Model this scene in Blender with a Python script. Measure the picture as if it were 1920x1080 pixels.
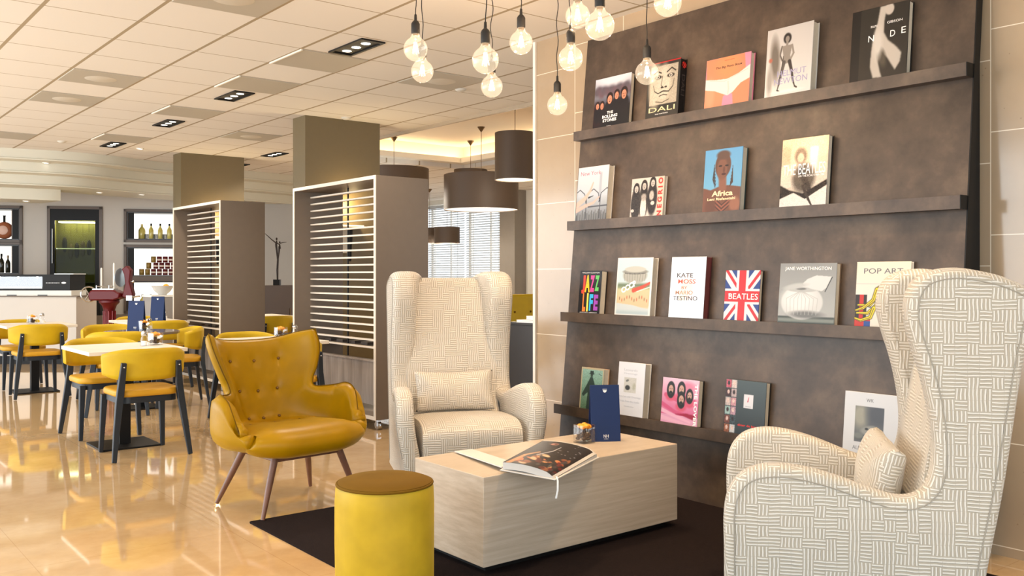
import bpy, math, random
import numpy as np
from mathutils import Vector, Matrix
R = math.radians
PI = math.pi
random.seed(7)
for o in list(bpy.data.objects):
    bpy.data.objects.remove(o, do_unlink=True)
S = bpy.context.scene
COL = S.collection

# ------------------------------------------------------------------ camera, world, light, exposure
cam = bpy.data.objects.new('camera', bpy.data.cameras.new('camera'))
COL.objects.link(cam)
cam.location = (0, 0, 1.30)
cam.rotation_euler = (R(90), 0, -R(38.83))
cam.data.sensor_width = 36
cam.data.lens = 36 * 1718 / 1920
cam.data.shift_y = -25 / 1920
cam.data.clip_end = 100
S.camera = cam
S.view_settings.view_transform = 'Standard'
S.view_settings.look = 'None'
S.view_settings.exposure = 0.0
S.view_settings.gamma = 1
S.view_settings.use_curve_mapping = False
w = bpy.data.worlds.new('world')
S.world = w
w.use_nodes = True
bg = w.node_tree.nodes['Background']
bg.inputs[0].default_value = (0.86, 0.94, 1.0, 1)
bg.inputs[1].default_value = 1.95


def light(name, kind, loc, power, color=(1, .8, .6), size=.1, rot=(0, 0, 0), spot=None, parent=None, size_y=None):
    d = bpy.data.lights.new(name, kind)
    d.energy = power
    d.color = color
    if kind == 'AREA':
        d.size = size
        if size_y:
            d.shape = 'RECTANGLE'
            d.size_y = size_y
    elif kind in ('POINT', 'SPOT'):
        d.shadow_soft_size = size
    if kind == 'SPOT':
        d.spot_size = spot or R(110)
        d.spot_blend = .7
    o = bpy.data.objects.new(name, d)
    COL.objects.link(o)
    o.location = loc
    o.rotation_euler = rot
    if parent:
        o.parent = parent
    return o


# daylight coming in through the glazed street front behind and to the left of the camera
light('daylight_front', 'AREA', (-1.6, -2.6, 1.6), 125, (.80, .92, 1.0), 6.0, (R(94), 0, R(-32)), size_y=2.6)
light('daylight_side', 'AREA', (-2.6, 9.5, 1.5), 420, (.92, .97, 1.0), 11.0, (R(98), 0, R(-90)), size_y=2.6)
light('daylight_windows', 'AREA', (12.7, 17.3, 1.8), 170, (.94, .97, 1.0), 5.0, (R(90), 0, R(90)), size_y=2.6)


# ------------------------------------------------------------------ materials
def srgb(r, g, b):
    f = lambda c: (c / 12.92 if c <= .04045 else ((c + .055) / 1.055) ** 2.4)
    return tuple(f(c / 255) for c in (r, g, b)) + (1,)


class NT:
    def __init__(s, name):
        s.m = bpy.data.materials.new(name)
        s.m.use_nodes = True
        s.n = s.m.node_tree.nodes
        s.l = s.m.node_tree.links
        s.p = s.n['Principled BSDF']

    def node(s, t, **kw):
        n = s.n.new(t)
        for k, v in kw.items():
            setattr(n, k, v)
        return n

    def put(s, sock, v):
        if isinstance(v, bpy.types.NodeSocket):
            s.l.new(v, sock)
        else:
            sock.default_value = v

    def math(s, op, a, b=0.0, c=None):
        n = s.node('ShaderNodeMath', operation=op)
        s.put(n.inputs[0], a)
        s.put(n.inputs[1], b)
        if c is not None:
            s.put(n.inputs[2], c)
        return n.outputs[0]

    def mix(s, f, a, b):
        n = s.node('ShaderNodeMix', data_type='RGBA')
        s.put(n.inputs[0], f)
        s.put(n.inputs[6], a)
        s.put(n.inputs[7], b)
        return n.outputs[2]

    def coord(s, which='Object', scale=(1, 1, 1), rot=(0, 0, 0), loc=(0, 0, 0)):
        t = s.node('ShaderNodeTexCoord')
        m = s.node('ShaderNodeMapping')
        s.l.new(t.outputs[which], m.inputs[0])
        m.inputs['Scale'].default_value = scale
        m.inputs['Rotation'].default_value = rot
        m.inputs['Location'].default_value = loc
        return m.outputs[0]

    def noise(s, vec, scale, detail=3, rough=.5):
        n = s.node('ShaderNodeTexNoise')
        s.l.new(vec, n.inputs['Vector'])
        n.inputs['Scale'].default_value = scale
        n.inputs['Detail'].default_value = detail
        n.inputs['Roughness'].default_value = rough
        return n.outputs[0]

    def ramp(s, f, stops):
        n = s.node('ShaderNodeValToRGB')
        s.put(n.inputs[0], f)
        e = n.color_ramp.elements
        e[0].position, e[0].color = stops[0]
        e[1].position, e[1].color = stops[-1]
        for p, c in stops[1:-1]:
            x = e.new(p)
            x.color = c
        return n.outputs[0]

    def bump(s, h, strength=.3, dist=.005):
        n = s.node('ShaderNodeBump')
        n.inputs['Strength'].default_value = strength
        n.inputs['Distance'].default_value = dist
        s.put(n.inputs['Height'], h)
        s.l.new(n.outputs[0], s.p.inputs['Normal'])

    def base(s, c, rough=.5, metal=0, spec=.5):
        s.put(s.p.inputs['Base Color'], c)
        s.put(s.p.inputs['Roughness'], rough)
        s.p.inputs['Metallic'].default_value = metal
        s.p.inputs['Specular IOR Level'].default_value = spec
        return s


_cache = {}


def plain(name, c, rough=.5, metal=0, spec=.5, var=.06, scale=9, bump=0.0):
    """a lightly mottled procedural material"""
    if name in _cache:
        return _cache[name]
    t = NT(name)
    v = t.coord()
    f = t.noise(v, scale, 4)
    c = tuple(c)
    lo = tuple(x * (1 - var) for x in c[:3]) + (1,)
    hi = tuple(min(1, x * (1 + var)) for x in c[:3]) + (1,)
    t.base(t.mix(f, lo, hi), rough, metal, spec)
    if bump:
        t.bump(t.noise(v, scale * 25, 2), bump, .002)
    _cache[name] = t.m
    return t.m


def emit(name, c, strength):
    if name in _cache:
        return _cache[name]
    t = NT(name)
    t.base((0, 0, 0, 1), .5)
    t.p.inputs['Emission Color'].default_value = tuple(c)[:3] + (1,)
    t.p.inputs['Emission Strength'].default_value = strength
    _cache[name] = t.m
    return t.m


def velvet(name, c, rough=.55, sheen=.5, scale=5.):
    t = NT(name)
    v = t.coord()
    f = t.noise(v, scale, 3)
    f2 = t.ramp(f, [(.3, (0, 0, 0, 1)), (.7, (1, 1, 1, 1))])
    lo = tuple(x * .86 for x in c[:3]) + (1,)
    hi = tuple(min(1, x * 1.1) for x in c[:3]) + (1,)
    t.base(t.mix(f2, lo, hi), rough, 0, .22)
    t.p.inputs['Sheen Weight'].default_value = sheen
    t.p.inputs['Sheen Roughness'].default_value = .35
    t.p.inputs['Sheen Tint'].default_value = (1, .70, .12, 1)
    t.bump(t.noise(v, 500, 1), .12, .001)
    return t.m


M = {}
M['velvet'] = velvet('mustard velvet', srgb(160, 120, 0), .36, .18)
M['velvet_chair'] = velvet('mustard upholstery', srgb(192, 158, 22), .5, .2)
M['seat_leather'] = plain('mustard seat leather', srgb(196, 146, 34), .45, 0, .3, .05, 6)
M['velvet_top'] = velvet('dark mustard velvet', srgb(104, 74, 2), .85, .05)
M['dark_wood'] = plain('slate stained wood', srgb(34, 40, 47), .42, 0, .35, .12, 20)
M['black'] = plain('black lacquer', srgb(18, 17, 17), .5, 0, .25)
M['black_matte'] = plain('black silicone', srgb(30, 28, 26), .6)
M['walnut'] = plain('walnut', srgb(112, 74, 54), .4, 0, .5, .25, 30)
M['white'] = plain('white paint', srgb(232, 228, 218), .55, var=.02)
M['cream'] = plain('cream lacquer', srgb(222, 212, 196), .45, var=.03)
M['taupe'] = plain('taupe veneer', srgb(112, 98, 84), .5, var=.06, scale=14)
M['slat'] = plain('pale slat', srgb(216, 204, 188), .5, var=.03)
M['column'] = plain('bronze olive paint', srgb(106, 92, 64), .45, 0, .5, .05, 30, .15)
M['wallgrey'] = plain('warm grey wall', srgb(200, 192, 182), .6, var=.03, scale=3)
M['walldark'] = plain('cool grey wall', srgb(166, 163, 158), .6, var=.03, scale=3)
M['soffit'] = plain('stone coloured soffit', srgb(214, 211, 196), .5, var=.02, scale=2)
M['shade'] = plain('brown drum shade', srgb(82, 66, 52), .55, var=.04, scale=30)
M['shade_in'] = emit('lit diffuser', (1, .86, .68), 1.6)
M['brass'] = plain('bronze metal', srgb(110, 88, 62), .35, .7)
M['chrome'] = plain('chrome', srgb(205, 205, 205), .12, 1, var=.02)
M['navy'] = plain('navy card', srgb(14, 38, 84), .5, 0, .3, var=.08, scale=12)
M['white_print'] = plain('white print', srgb(240, 240, 238), .5, var=.01)
M['pages'] = plain('book pages', srgb(214, 202, 180), .8, var=.08, scale=60)
M['frame_brown'] = plain('brown niche frame', srgb(98, 84, 74), .45)
M['graphite'] = plain('graphite laminate', srgb(56, 54, 54), .4)
M['red'] = plain('deep red enamel', srgb(90, 3, 8), .35, 0, .3)
M['orange'] = plain('orange petals', srgb(240, 150, 20), .5, var=.2, scale=60)
M['potpourri'] = plain('dark bark', srgb(60, 36, 22), .7, var=.4, scale=80)
M['white_glow'] = emit('lit niche back', (1, .95, .86), 1.5)
M['lamp_dot'] = emit('downlight lens', (1, .93, .80), 4)
M['cove'] = emit('cove strip', (1, .78, .48), 17)
M['filament'] = emit('filament', (1, .72, .38), 60)
M['bronze_dark'] = plain('dark bronze', srgb(44, 34, 28), .35, .6)
M['label_white'] = plain('white plastic', srgb(225, 228, 228), .4, var=.02)

# carpet
t = NT('dark brown rug pile')
v = t.coord()
f = t.noise(v, 60, 5, .8)
t.base(t.mix(f, srgb(20, 14, 14), srgb(42, 32, 31)), .95, 0, .1)
t.bump(t.noise(v, 300, 2), .8, .006)
M['rug'] = t.m

# polished stone floor: large tiles with hairline joints
t = NT('polished beige marble')
v = t.coord()
br = t.node('ShaderNodeTexBrick', offset=0.0, squash=1.0)
t.l.new(v, br.inputs['Vector'])
br.inputs['Scale'].default_value = 1
br.inputs['Brick Width'].default_value = .90
br.inputs['Row Height'].default_value = .90
br.inputs['Mortar Size'].default_value = .0022
br.inputs['Mortar Smooth'].default_value = .3
br.inputs['Color1'].default_value = (.45, .45, .45, 1)
br.inputs['Color2'].default_value = (.55, .55, .55, 1)
br.inputs['Mortar'].default_value = (.5, .5, .5, 1)
n1 = t.noise(v, 2.2, 6, .6)
n2 = t.noise(v, 14, 5, .6)
f = t.math('ADD', t.math('MULTIPLY', n1, .7), t.math('MULTIPLY', n2, .3))
c = t.ramp(f, [(.3, srgb(190, 154, 108)), (.5, srgb(204, 170, 124)), (.72, srgb(216, 186, 142))])
c = t.mix(t.math('MULTIPLY', br.outputs['Fac'], .45), c, srgb(168, 128, 84))
t.base(c, .05, 0, .8)
t.p.inputs['Coat Weight'].default_value = .4
t.p.inputs['Coat Roughness'].default_value = .03
t.bump(t.noise(v, 1.6, 2), .06, .01)
M['floor'] = t.m

# suspended ceiling, 0.6 m tiles: object coordinates are world metres
t = NT('mineral ceiling tiles')
tc = t.node('ShaderNodeTexCoord')
sep = t.node('ShaderNodeSeparateXYZ')
t.l.new(tc.outputs['Object'], sep.inputs[0])


def gridline(axis, off, half):
    a = t.math('ADD', sep.outputs[axis], -off + .3 + 60)
    m_ = t.math('MODULO', a, .6)
    d = t.math('ABSOLUTE', t.math('SUBTRACT', m_, .3))
    return t.math('LESS_THAN', d, half)


ln = t.math('MAXIMUM', gridline(0, .14, .013), gridline(1, .47, .006))
c = t.mix(t.noise(tc.outputs['Object'], 300, 2), srgb(222, 218, 212), srgb(230, 226, 220))
c = t.mix(ln, c, srgb(164, 150, 126))
t.base(c, .8, 0, .25)
M['ceiling'] = t.m

# stone wall: 0.475 m square tiles, light joints, faint pits
t = NT('travertine wall tiles')
tc = t.node('ShaderNodeTexCoord')
sep = t.node('ShaderNodeSeparateXYZ')
t.l.new(tc.outputs['Object'], sep.inputs[0])
cmb = t.node('ShaderNodeCombineXYZ')
t.l.new(t.math('ADD', sep.outputs[2], -.045 + 4.8), cmb.inputs[0])
t.l.new(t.math('ADD', sep.outputs[1], -1.93 + 4.75), cmb.inputs[1])
br = t.node('ShaderNodeTexBrick', offset=.30, offset_frequency=2, squash=1.0)
t.l.new(cmb.outputs[0], br.inputs['Vector'])
br.inputs['Scale'].default_value = 1
br.inputs['Brick Width'].default_value = .48
br.inputs['Row Height'].default_value = .475
br.inputs['Mortar Size'].default_value = .0026
br.inputs['Mortar Smooth'].default_value = .2
br.inputs['Color1'].default_value = (0, 0, 0, 1)
br.inputs['Color2'].default_value = (1, 1, 1, 1)
v = tc.outputs['Object']
n1 = t.noise(v, 3, 5, .6)
vor = t.node('ShaderNodeTexVoronoi')
t.l.new(v, vor.inputs['Vector'])
vor.inputs['Scale'].default_value = 16
pit = t.math('LESS_THAN', vor.outputs['Distance'], .06)
c = t.mix(n1, srgb(164, 142, 116), srgb(184, 163, 136))
c = t.mix(t.math('MULTIPLY', br.outputs['Color'], .18), c, srgb(172, 148, 120))
c = t.mix(t.math('MULTIPLY', pit, .4), c, srgb(120, 96, 74))
c = t.mix(br.outputs['Fac'], c, srgb(236, 222, 200))
t.base(c, .12, 0, .55)
M['stone'] = t.m

# display wall: mottled oxidised laminate
t = NT('oxidised brown laminate')
v = t.coord()
n1 = t.noise(v, 2.6, 6, .62)
n2 = t.noise(v, 10, 5, .6)
f = t.math('ADD', t.math('MULTIPLY', n1, .65), t.math('MULTIPLY', n2, .35))
c = t.ramp(f, [(.32, srgb(50, 40, 32)), (.5, srgb(76, 62, 51)), (.68, srgb(102, 85, 69))])
t.base(c, .42, 0, .4)
t.bump(n2, .08, .004)
M['board'] = t.m

# light washed oak
t = NT('washed oak')
v = t.coord('Object', (1.3, 5, 34))
n1 = t.noise(v, 1.6, 6, .6)
c = t.ramp(n1, [(.3, srgb(176, 160, 140)), (.5, srgb(188, 172, 152)), (.7, srgb(198, 184, 166))])
t.base(c, .42, 0, .4)
M['oak'] = t.m
t = NT('washed oak upright')
v = t.coord('Object', (9, 9, .8))
n1 = t.noise(v, 1.6, 5, .6)
c = t.ramp(n1, [(.3, srgb(120, 108, 98)), (.7, srgb(164, 152, 142))])
t.base(c, .45, 0, .4)
M['oak_grey'] = t.m

# woven jacquard of the wing chairs: cells of raised bars running one way or the other
t = NT('cream maze jacquard')
uv = t.node('ShaderNodeTexCoord')
sep = t.node('ShaderNodeSeparateXYZ')
wob = t.node('ShaderNodeTexNoise')
t.l.new(uv.outputs['UV'], wob.inputs['Vector'])
wob.inputs['Scale'].default_value = 14
wv = t.node('ShaderNodeVectorMath', operation='MULTIPLY_ADD')
t.l.new(wob.outputs[1], wv.inputs[0])
wv.inputs[1].default_value = (.010, .010, 0)
t.l.new(uv.outputs['UV'], wv.inputs[2])
t.l.new(wv.outputs[0], sep.inputs[0])
CS = 1 / .037
px = t.math('MULTIPLY', sep.outputs[0], CS)
py = t.math('MULTIPLY', sep.outputs[1], CS)
cx, cy = t.math('FLOOR', px), t.math('FLOOR', py)
fx, fy = t.math('SUBTRACT', px, cx), t.math('SUBTRACT', py, cy)
cc = t.node('ShaderNodeCombineXYZ')
t.l.new(cx, cc.inputs[0])
t.l.new(cy, cc.inputs[1])
wn = t.node('ShaderNodeTexWhiteNoise', noise_dimensions='2D')
t.l.new(cc.outputs[0], wn.inputs['Vector'])
par = t.math('MODULO', t.math('ADD', t.math('ADD', cx, cy), 4000), 2)
flip = t.math('GREATER_THAN', wn.outputs['Value'], .62)
ori = t.math('ABSOLUTE', t.math('SUBTRACT', par, flip))


def lerp(f_, a, b):
    return t.math('ADD', t.math('MULTIPLY', a, t.math('SUBTRACT', 1, f_)), t.math('MULTIPLY', b, f_))


across = lerp(ori, fx, fy)
along = lerp(ori, fy, fx)
tri = t.math('ABSOLUTE', t.math('SUBTRACT', t.math('FRACT', t.math('MULTIPLY', across, 3)), .5))
bar = t.node('ShaderNodeMapRange', interpolation_type='SMOOTHSTEP')
t.l.new(tri, bar.inputs[0])
bar.inputs[1].default_value = .30
bar.inputs[2].default_value = .18
end = t.math('LESS_THAN', t.math('ABSOLUTE', t.math('SUBTRACT', along, .5)), .49)
h = t.math('MULTIPLY', bar.outputs[0], end)
fine = t.noise(uv.outputs['UV'], 900, 1)
big = t.noise(uv.outputs['UV'], 5, 2)
c = t.mix(h, srgb(182, 170, 150), srgb(234, 227, 214))
c = t.mix(t.math('MULTIPLY', big, .25), c, srgb(218, 204, 184))
t.base(c, .42, 0, .5)
t.p.inputs['Sheen Weight'].default_value = .35
t.bump(t.math('ADD', h, t.math('MULTIPLY', fine, .25)), .8, .004)
M['jacquard'] = t.m
M['piping'] = plain('grey green piping', srgb(164, 156, 142), .6)

# printed paper: colours painted per vertex
t = NT('printed cover')
a = t.node('ShaderNodeAttribute', attribute_name='Col')
t.base(a.outputs['Color'], .4, 0, .35)
M['print'] = t.m
t = NT('printed foil cover')
a = t.node('ShaderNodeAttribute', attribute_name='Col')
t.base(a.outputs['Color'], .25, .6, .4)
M['foil'] = t.m

# clear glass that lets light through (thin wall)


def thin_glass(name, tint=(1, 1, 1, 1), rim=.35, glow=None, body=.04):
    t = NT(name)
    out = t.n['Material Output']
    tr = t.node('ShaderNodeBsdfTransparent')
    tr.inputs[0].default_value = tint
    gl = t.node('ShaderNodeBsdfGlossy')
    gl.inputs['Roughness'].default_value = .03
    lw = t.node('ShaderNodeLayerWeight')
    lw.inputs[0].default_value = rim
    fac = t.math('ADD', t.math('MULTIPLY', t.math('POWER', lw.outputs['Facing'], 2.2), .75 if body > .01 else .12), body)
    mx = t.node('ShaderNodeMixShader')
    t.l.new(fac, mx.inputs[0])
    t.l.new(tr.outputs[0], mx.inputs[1])
    t.l.new(gl.outputs[0], mx.inputs[2])
    res = mx.outputs[0]
    if glow:
        em = t.node('ShaderNodeEmission')
        em.inputs[0].default_value = glow[:3] + (1,)
        em.inputs[1].default_value = glow[3]
        ad = t.node('ShaderNodeAddShader')
        t.l.new(res, ad.inputs[0])
        t.l.new(em.outputs[0], ad.inputs[1])
        res = ad.outputs[0]
    t.l.new(res, out.inputs['Surface'])
    return t.m


t = NT('translucent blind slat')
t.base(srgb(236, 236, 234), .5)
tl = t.node('ShaderNodeBsdfTranslucent')
tl.inputs[0].default_value = (.40, .41, .42, 1)
mx = t.node('ShaderNodeMixShader')
mx.inputs[0].default_value = .55
t.l.new(t.p.outputs[0], mx.inputs[1])
t.l.new(tl.outputs[0], mx.inputs[2])
t.l.new(mx.outputs[0], t.n['Material Output'].inputs['Surface'])
M['blind'] = t.m
M['bulb_glass'] = thin_glass('bulb glass', glow=(1, .78, .52, .30), rim=.4)
M['glass'] = thin_glass('clear glass', rim=.4)
M['dark_glass'] = thin_glass('tinted glass', (.6, .62, .50, 1), rim=.15, body=.005)


# ------------------------------------------------------------------ geometry helpers
class G:
    def __init__(s):
        s.v, s.f, s.m = [], [], []
        s.mat = 0
        s.X = None

    def add(s, vs, fs):
        b = len(s.v)
        if s.X is not None:
            vs = [s.X @ Vector(p) for p in vs]
        s.v += [tuple(p) for p in vs]
        s.f += [tuple(b + i for i in f) for f in fs]
        s.m += [s.mat] * len(fs)
        return s

    def box(s, x0, y0, z0, x1, y1, z1):
        vs = [(x0, y0, z0), (x1, y0, z0), (x1, y1, z0), (x0, y1, z0), (x0, y0, z1), (x1, y0, z1), (x1, y1, z1), (x0, y1, z1)]
        return s.add(vs, [(0, 3, 2, 1), (4, 5, 6, 7), (0, 1, 5, 4), (1, 2, 6, 5), (2, 3, 7, 6), (3, 0, 4, 7)])

    def cbox(s, c, d):
        return s.box(c[0] - d[0] / 2, c[1] - d[1] / 2, c[2] - d[2] / 2, c[0] + d[0] / 2, c[1] + d[1] / 2, c[2] + d[2] / 2)

    def prism(s, poly, a, b, axis='z'):
        """poly of 2-D points pushed along an axis from a to b"""
        n = len(poly)
        def P(p, h):
            return {'z': (p[0], p[1], h), 'x': (h, p[0], p[1]), 'y': (p[0], h, p[1])}[axis]
        vs = [P(p, a) for p in poly] + [P(p, b) for p in poly]
        area = sum(poly[i][0] * poly[(i + 1) % n][1] - poly[(i + 1) % n][0] * poly[i][1] for i in range(n))
        flip = (area < 0) ^ (axis == 'y') ^ (b < a)
        fs = [tuple(range(n))[::-1], tuple(range(n, 2 * n))] + [(i, (i + 1) % n, n + (i + 1) % n, n + i) for i in range(n)]
        if flip:
            fs = [f[::-1] for f in fs]
        return s.add(vs, fs)

    def lathe(s, prof, n=32, c=(0, 0, 0), cap=True):
        vs, fs = [], []
        k = len(prof)
        for i in range(n):
            a = 2 * PI * i / n
            for r, z in prof:
                vs.append((c[0] + r * math.cos(a), c[1] + r * math.sin(a), c[2] + z))
        for i in range(n):
            j = (i + 1) % n
            for q in range(k - 1):
                fs.append((i * k + q, j * k + q, j * k + q + 1, i * k + q + 1))
        if cap:
            if prof[0][0] > 1e-5:
                fs.append(tuple(i * k for i in range(n))[::-1])
            if prof[-1][0] > 1e-5:
                fs.append(tuple(i * k + k - 1 for i in range(n)))
        return s.add(vs, fs)

    def tube(s, pts, r, n=8, closed=False, sq=None):
        """round (or sq=(a,b) rectangular) bar along points; r a number or one per point"""
        pts = [Vector(p) for p in pts]
        k = len(pts)
        rr = r if isinstance(r, (list, tuple)) else [r] * k
        vs, fs = [], []
        up = None
        for i, p in enumerate(pts):
            if closed:
                t_ = (pts[(i + 1) % k] - pts[i - 1]).normalized()
            else:
                t_ = (pts[min(i + 1, k - 1)] - pts[max(i - 1, 0)]).normalized()
            if up is None:
                up = Vector((0, 0, 1)) if abs(t_.z) < .9 else Vector((0, 1, 0))
            a = t_.cross(up).normalized()
            b = a.cross(t_).normalized()
            up = b
            if sq:
                for sa, sb in ((-1, -1), (1, -1), (1, 1), (-1, 1)):
                    vs.append(p + a * sa * sq[0] * rr[i] + b * sb * sq[1] * rr[i])
            else:
                for q in range(n):
                    w_ = 2 * PI * q / n
                    vs.append(p + (a * math.cos(w_) + b * math.sin(w_)) * rr[i])
        m_ = 4 if sq else n
        rng = range(k) if closed else range(k - 1)
        for i in rng:
            j = (i + 1) % k
            for q in range(m_):
                q2 = (q + 1) % m_
                fs.append((i * m_ + q, i * m_ + q2, j * m_ + q2, j * m_ + q))
        if not closed:
            fs.append(tuple(range(m_))[::-1])
            fs.append(tuple((k - 1) * m_ + q for q in range(m_)))
        return s.add(vs, fs)

    def ball(s, c, r, n=12, sc=(1, 1, 1)):
        k = max(5, n // 2)
        prof = [(r * math.sin(PI * i / k), -r * math.cos(PI * i / k)) for i in range(k + 1)]
        b = len(s.v)
        s.lathe(prof, n, (0, 0, 0), cap=False)
        for i in range(b, len(s.v)):
            p = s.v[i]
            s.v[i] = (c[0] + p[0] * sc[0], c[1] + p[1] * sc[1], c[2] + p[2] * sc[2])
        return s

    def grid(s, P):
        a, b = len(P), len(P[0])
        vs = [tuple(P[i][j]) for i in range(a) for j in range(b)]
        fs = [(i * b + j, (i + 1) * b + j, (i + 1) * b + j + 1, i * b + j + 1) for i in range(a - 1) for j in range(b - 1)]
        return s.add(vs, fs)

    def build(s, name, mats, parent=None, bevel=0, seg=2, angle=38, smooth=True, sub=0, loc=None, uv=True):
        me = bpy.data.meshes.new(name)
        me.from_pydata(s.v, [], s.f)
        if not isinstance(mats, (list, tuple)):
            mats = [mats]
        for m_ in mats:
            me.materials.append(m_)
        me.polygons.foreach_set('material_index', s.m)
        me.validate()
        if smooth:
            me.polygons.foreach_set('use_smooth', [True] * len(me.polygons))
            if angle:
                me.set_sharp_from_angle(angle=R(angle))
        if uv:
            box_uv(me)
        me.update()
        o = bpy.data.objects.new(name, me)
        COL.objects.link(o)
        if parent:
            o.parent = parent
        if loc:
            o.location = loc
        if bevel:
            b = o.modifiers.new('bevel', 'BEVEL')
            b.width = bevel
            b.segments = seg
            b.limit_method = 'ANGLE'
            b.angle_limit = R(35)
            b.harden_normals = False
        if sub:
            b = o.modifiers.new('sub', 'SUBSURF')
            b.levels = b.render_levels = sub
        return o


def box_uv(me):
    nl = len(me.loops)
    if not nl:
        return
    co = np.empty(len(me.vertices) * 3)
    me.vertices.foreach_get('co', co)
    co = co.reshape(-1, 3)
    li = np.empty(nl, dtype=np.int32)
    me.loops.foreach_get('vertex_index', li)
    npoly = len(me.polygons)
    nn = np.empty(npoly * 3)
    me.polygons.foreach_get('normal', nn)
    ax = np.abs(nn.reshape(-1, 3)).argmax(1)
    tot = np.empty(npoly, dtype=np.int32)
    me.polygons.foreach_get('loop_total', tot)
    la = np.repeat(ax, tot)
    p = co[li]
    uv = np.where((la == 0)[:, None], p[:, [1, 2]], np.where((la == 1)[:, None], p[:, [0, 2]], p[:, [0, 1]]))
    lay = me.uv_layers.new(name='UVMap')
    lay.data.foreach_set('uv', uv.astype(np.float32).ravel())


def tag(o, label, cat, group=None):
    o['label'] = label
    o['category'] = cat
    if group:
        o['group'] = group
    return o


def thing(name, label, cat, loc=(0, 0, 0), rz=0, group=None):
    o = bpy.data.objects.new(name, None)
    COL.objects.link(o)
    o.empty_display_size = .1
    o.location = loc
    o.rotation_euler = (0, 0, rz)
    return tag(o, label, cat, group)


def struct(o):
    o['kind'] = 'structure'
    return o


KIDS = {}


def dup(root, loc, rz, label, group=None):
    r = root.copy()
    COL.objects.link(r)
    r.location = loc
    r.rotation_euler = (0, 0, rz)
    r['label'] = label
    if group:
        r['group'] = group
    for ch in [o for o in list(COL.objects) if o.parent is root]:
        c_ = ch.copy()
        COL.objects.link(c_)
        c_.parent = r
        for g in [o for o in list(COL.objects) if o.parent is ch]:
            d_ = g.copy()
            COL.objects.link(d_)
            d_.parent = c_
    return r


def face(fx_, fy_):
    """z rotation that turns a thing built facing -y towards (fx, fy)"""
    return math.atan2(fx_, -fy_)


def rrect(w_, h_, r, n=6, cx_=0, cy_=0):
    out = []
    for sx, sy, a0 in ((1, 1, 0), (-1, 1, 90), (-1, -1, 180), (1, -1, 270)):
        for i in range(n + 1):
            a = R(a0 + 90 * i / n)
            out.append((cx_ + sx * (w_ / 2 - r) + r * math.cos(a), cy_ + sy * (h_ / 2 - r) + r * math.sin(a)))
    return out


def crspline(P, n, closed=False):
    """Catmull-Rom through rows of P (any dimension)"""
    P = np.asarray(P, float)
    k = len(P)
    out = []
    segs = k if closed else k - 1
    for i in range(segs):
        if closed:
            a, b, c_, d = P[(i - 1) % k], P[i], P[(i + 1) % k], P[(i + 2) % k]
        else:
            b, c_ = P[i], P[i + 1]
            a = P[i - 1] if i > 0 else 2 * b - c_
            d = P[i + 2] if i + 2 < k else 2 * c_ - b
        for q in range(n):
            u = q / n
            out.append(.5 * ((2 * b) + (-a + c_) * u + (2 * a - 5 * b + 4 * c_ - d) * u * u + (-a + 3 * b - 3 * c_ + d) * u ** 3))
    if not closed:
        out.append(P[-1])
    return np.array(out)


def slab(P, T, r, dimples=(), sigma=.03, depth=.012):
    """closed cushion-like solid around a grid surface P[i,j,3]; returns G and the front sheet"""
    P = np.asarray(P, float)
    a, b = P.shape[:2]
    du = np.gradient(P, axis=0)
    dv = np.gradient(P, axis=1)
    N = np.cross(du, dv)
    N /= np.linalg.norm(N, axis=2, keepdims=True) + 1e-9
    su = np.zeros((a, b))
    su[1:] = np.cumsum(np.linalg.norm(np.diff(P, axis=0), axis=2), axis=0)
    sv = np.zeros((a, b))
    sv[:, 1:] = np.cumsum(np.linalg.norm(np.diff(P, axis=1), axis=2), axis=1)
    d = np.minimum(np.minimum(su, su[-1:] - su), np.minimum(sv, sv[:, -1:] - sv))
    q = np.clip(d / r, 0, 1)
    T = np.asarray(T, float) * np.ones((a, b))
    hgt = T / 2 * np.sqrt(np.clip(1 - (1 - q) ** 2, 0, 1))
    F = P + N * hgt[..., None]
    Bk = P - N * hgt[..., None]
    spots = []
    for (i, j) in dimples:
        p0 = F[i, j].copy()
        spots.append((p0, N[i, j].copy()))
    F0 = F.copy()
    for p0, n0 in spots:
        dd = np.linalg.norm(F0 - p0, axis=2)
        F -= N * (depth * np.exp(-(dd / sigma) ** 2))[..., None]
    g = G()
    vs = [tuple(p) for p in F.reshape(-1, 3)]
    idx = {}
    bidx = np.zeros((a, b), int)
    for i in range(a):
        for j in range(b):
            if i in (0, a - 1) or j in (0, b - 1):
                bidx[i, j] = i * b + j
            else:
                bidx[i, j] = len(vs)
                vs.append(tuple(Bk[i, j]))
    fs = []
    for i in range(a - 1):
        for j in range(b - 1):
            fs.append((i * b + j, (i + 1) * b + j, (i + 1) * b + j + 1, i * b + j + 1))
            fs.append((bidx[i, j], bidx[i, j + 1], bidx[i + 1, j + 1], bidx[i + 1, j]))
    g.add(vs, fs)
    return g, F, N, spots


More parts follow.
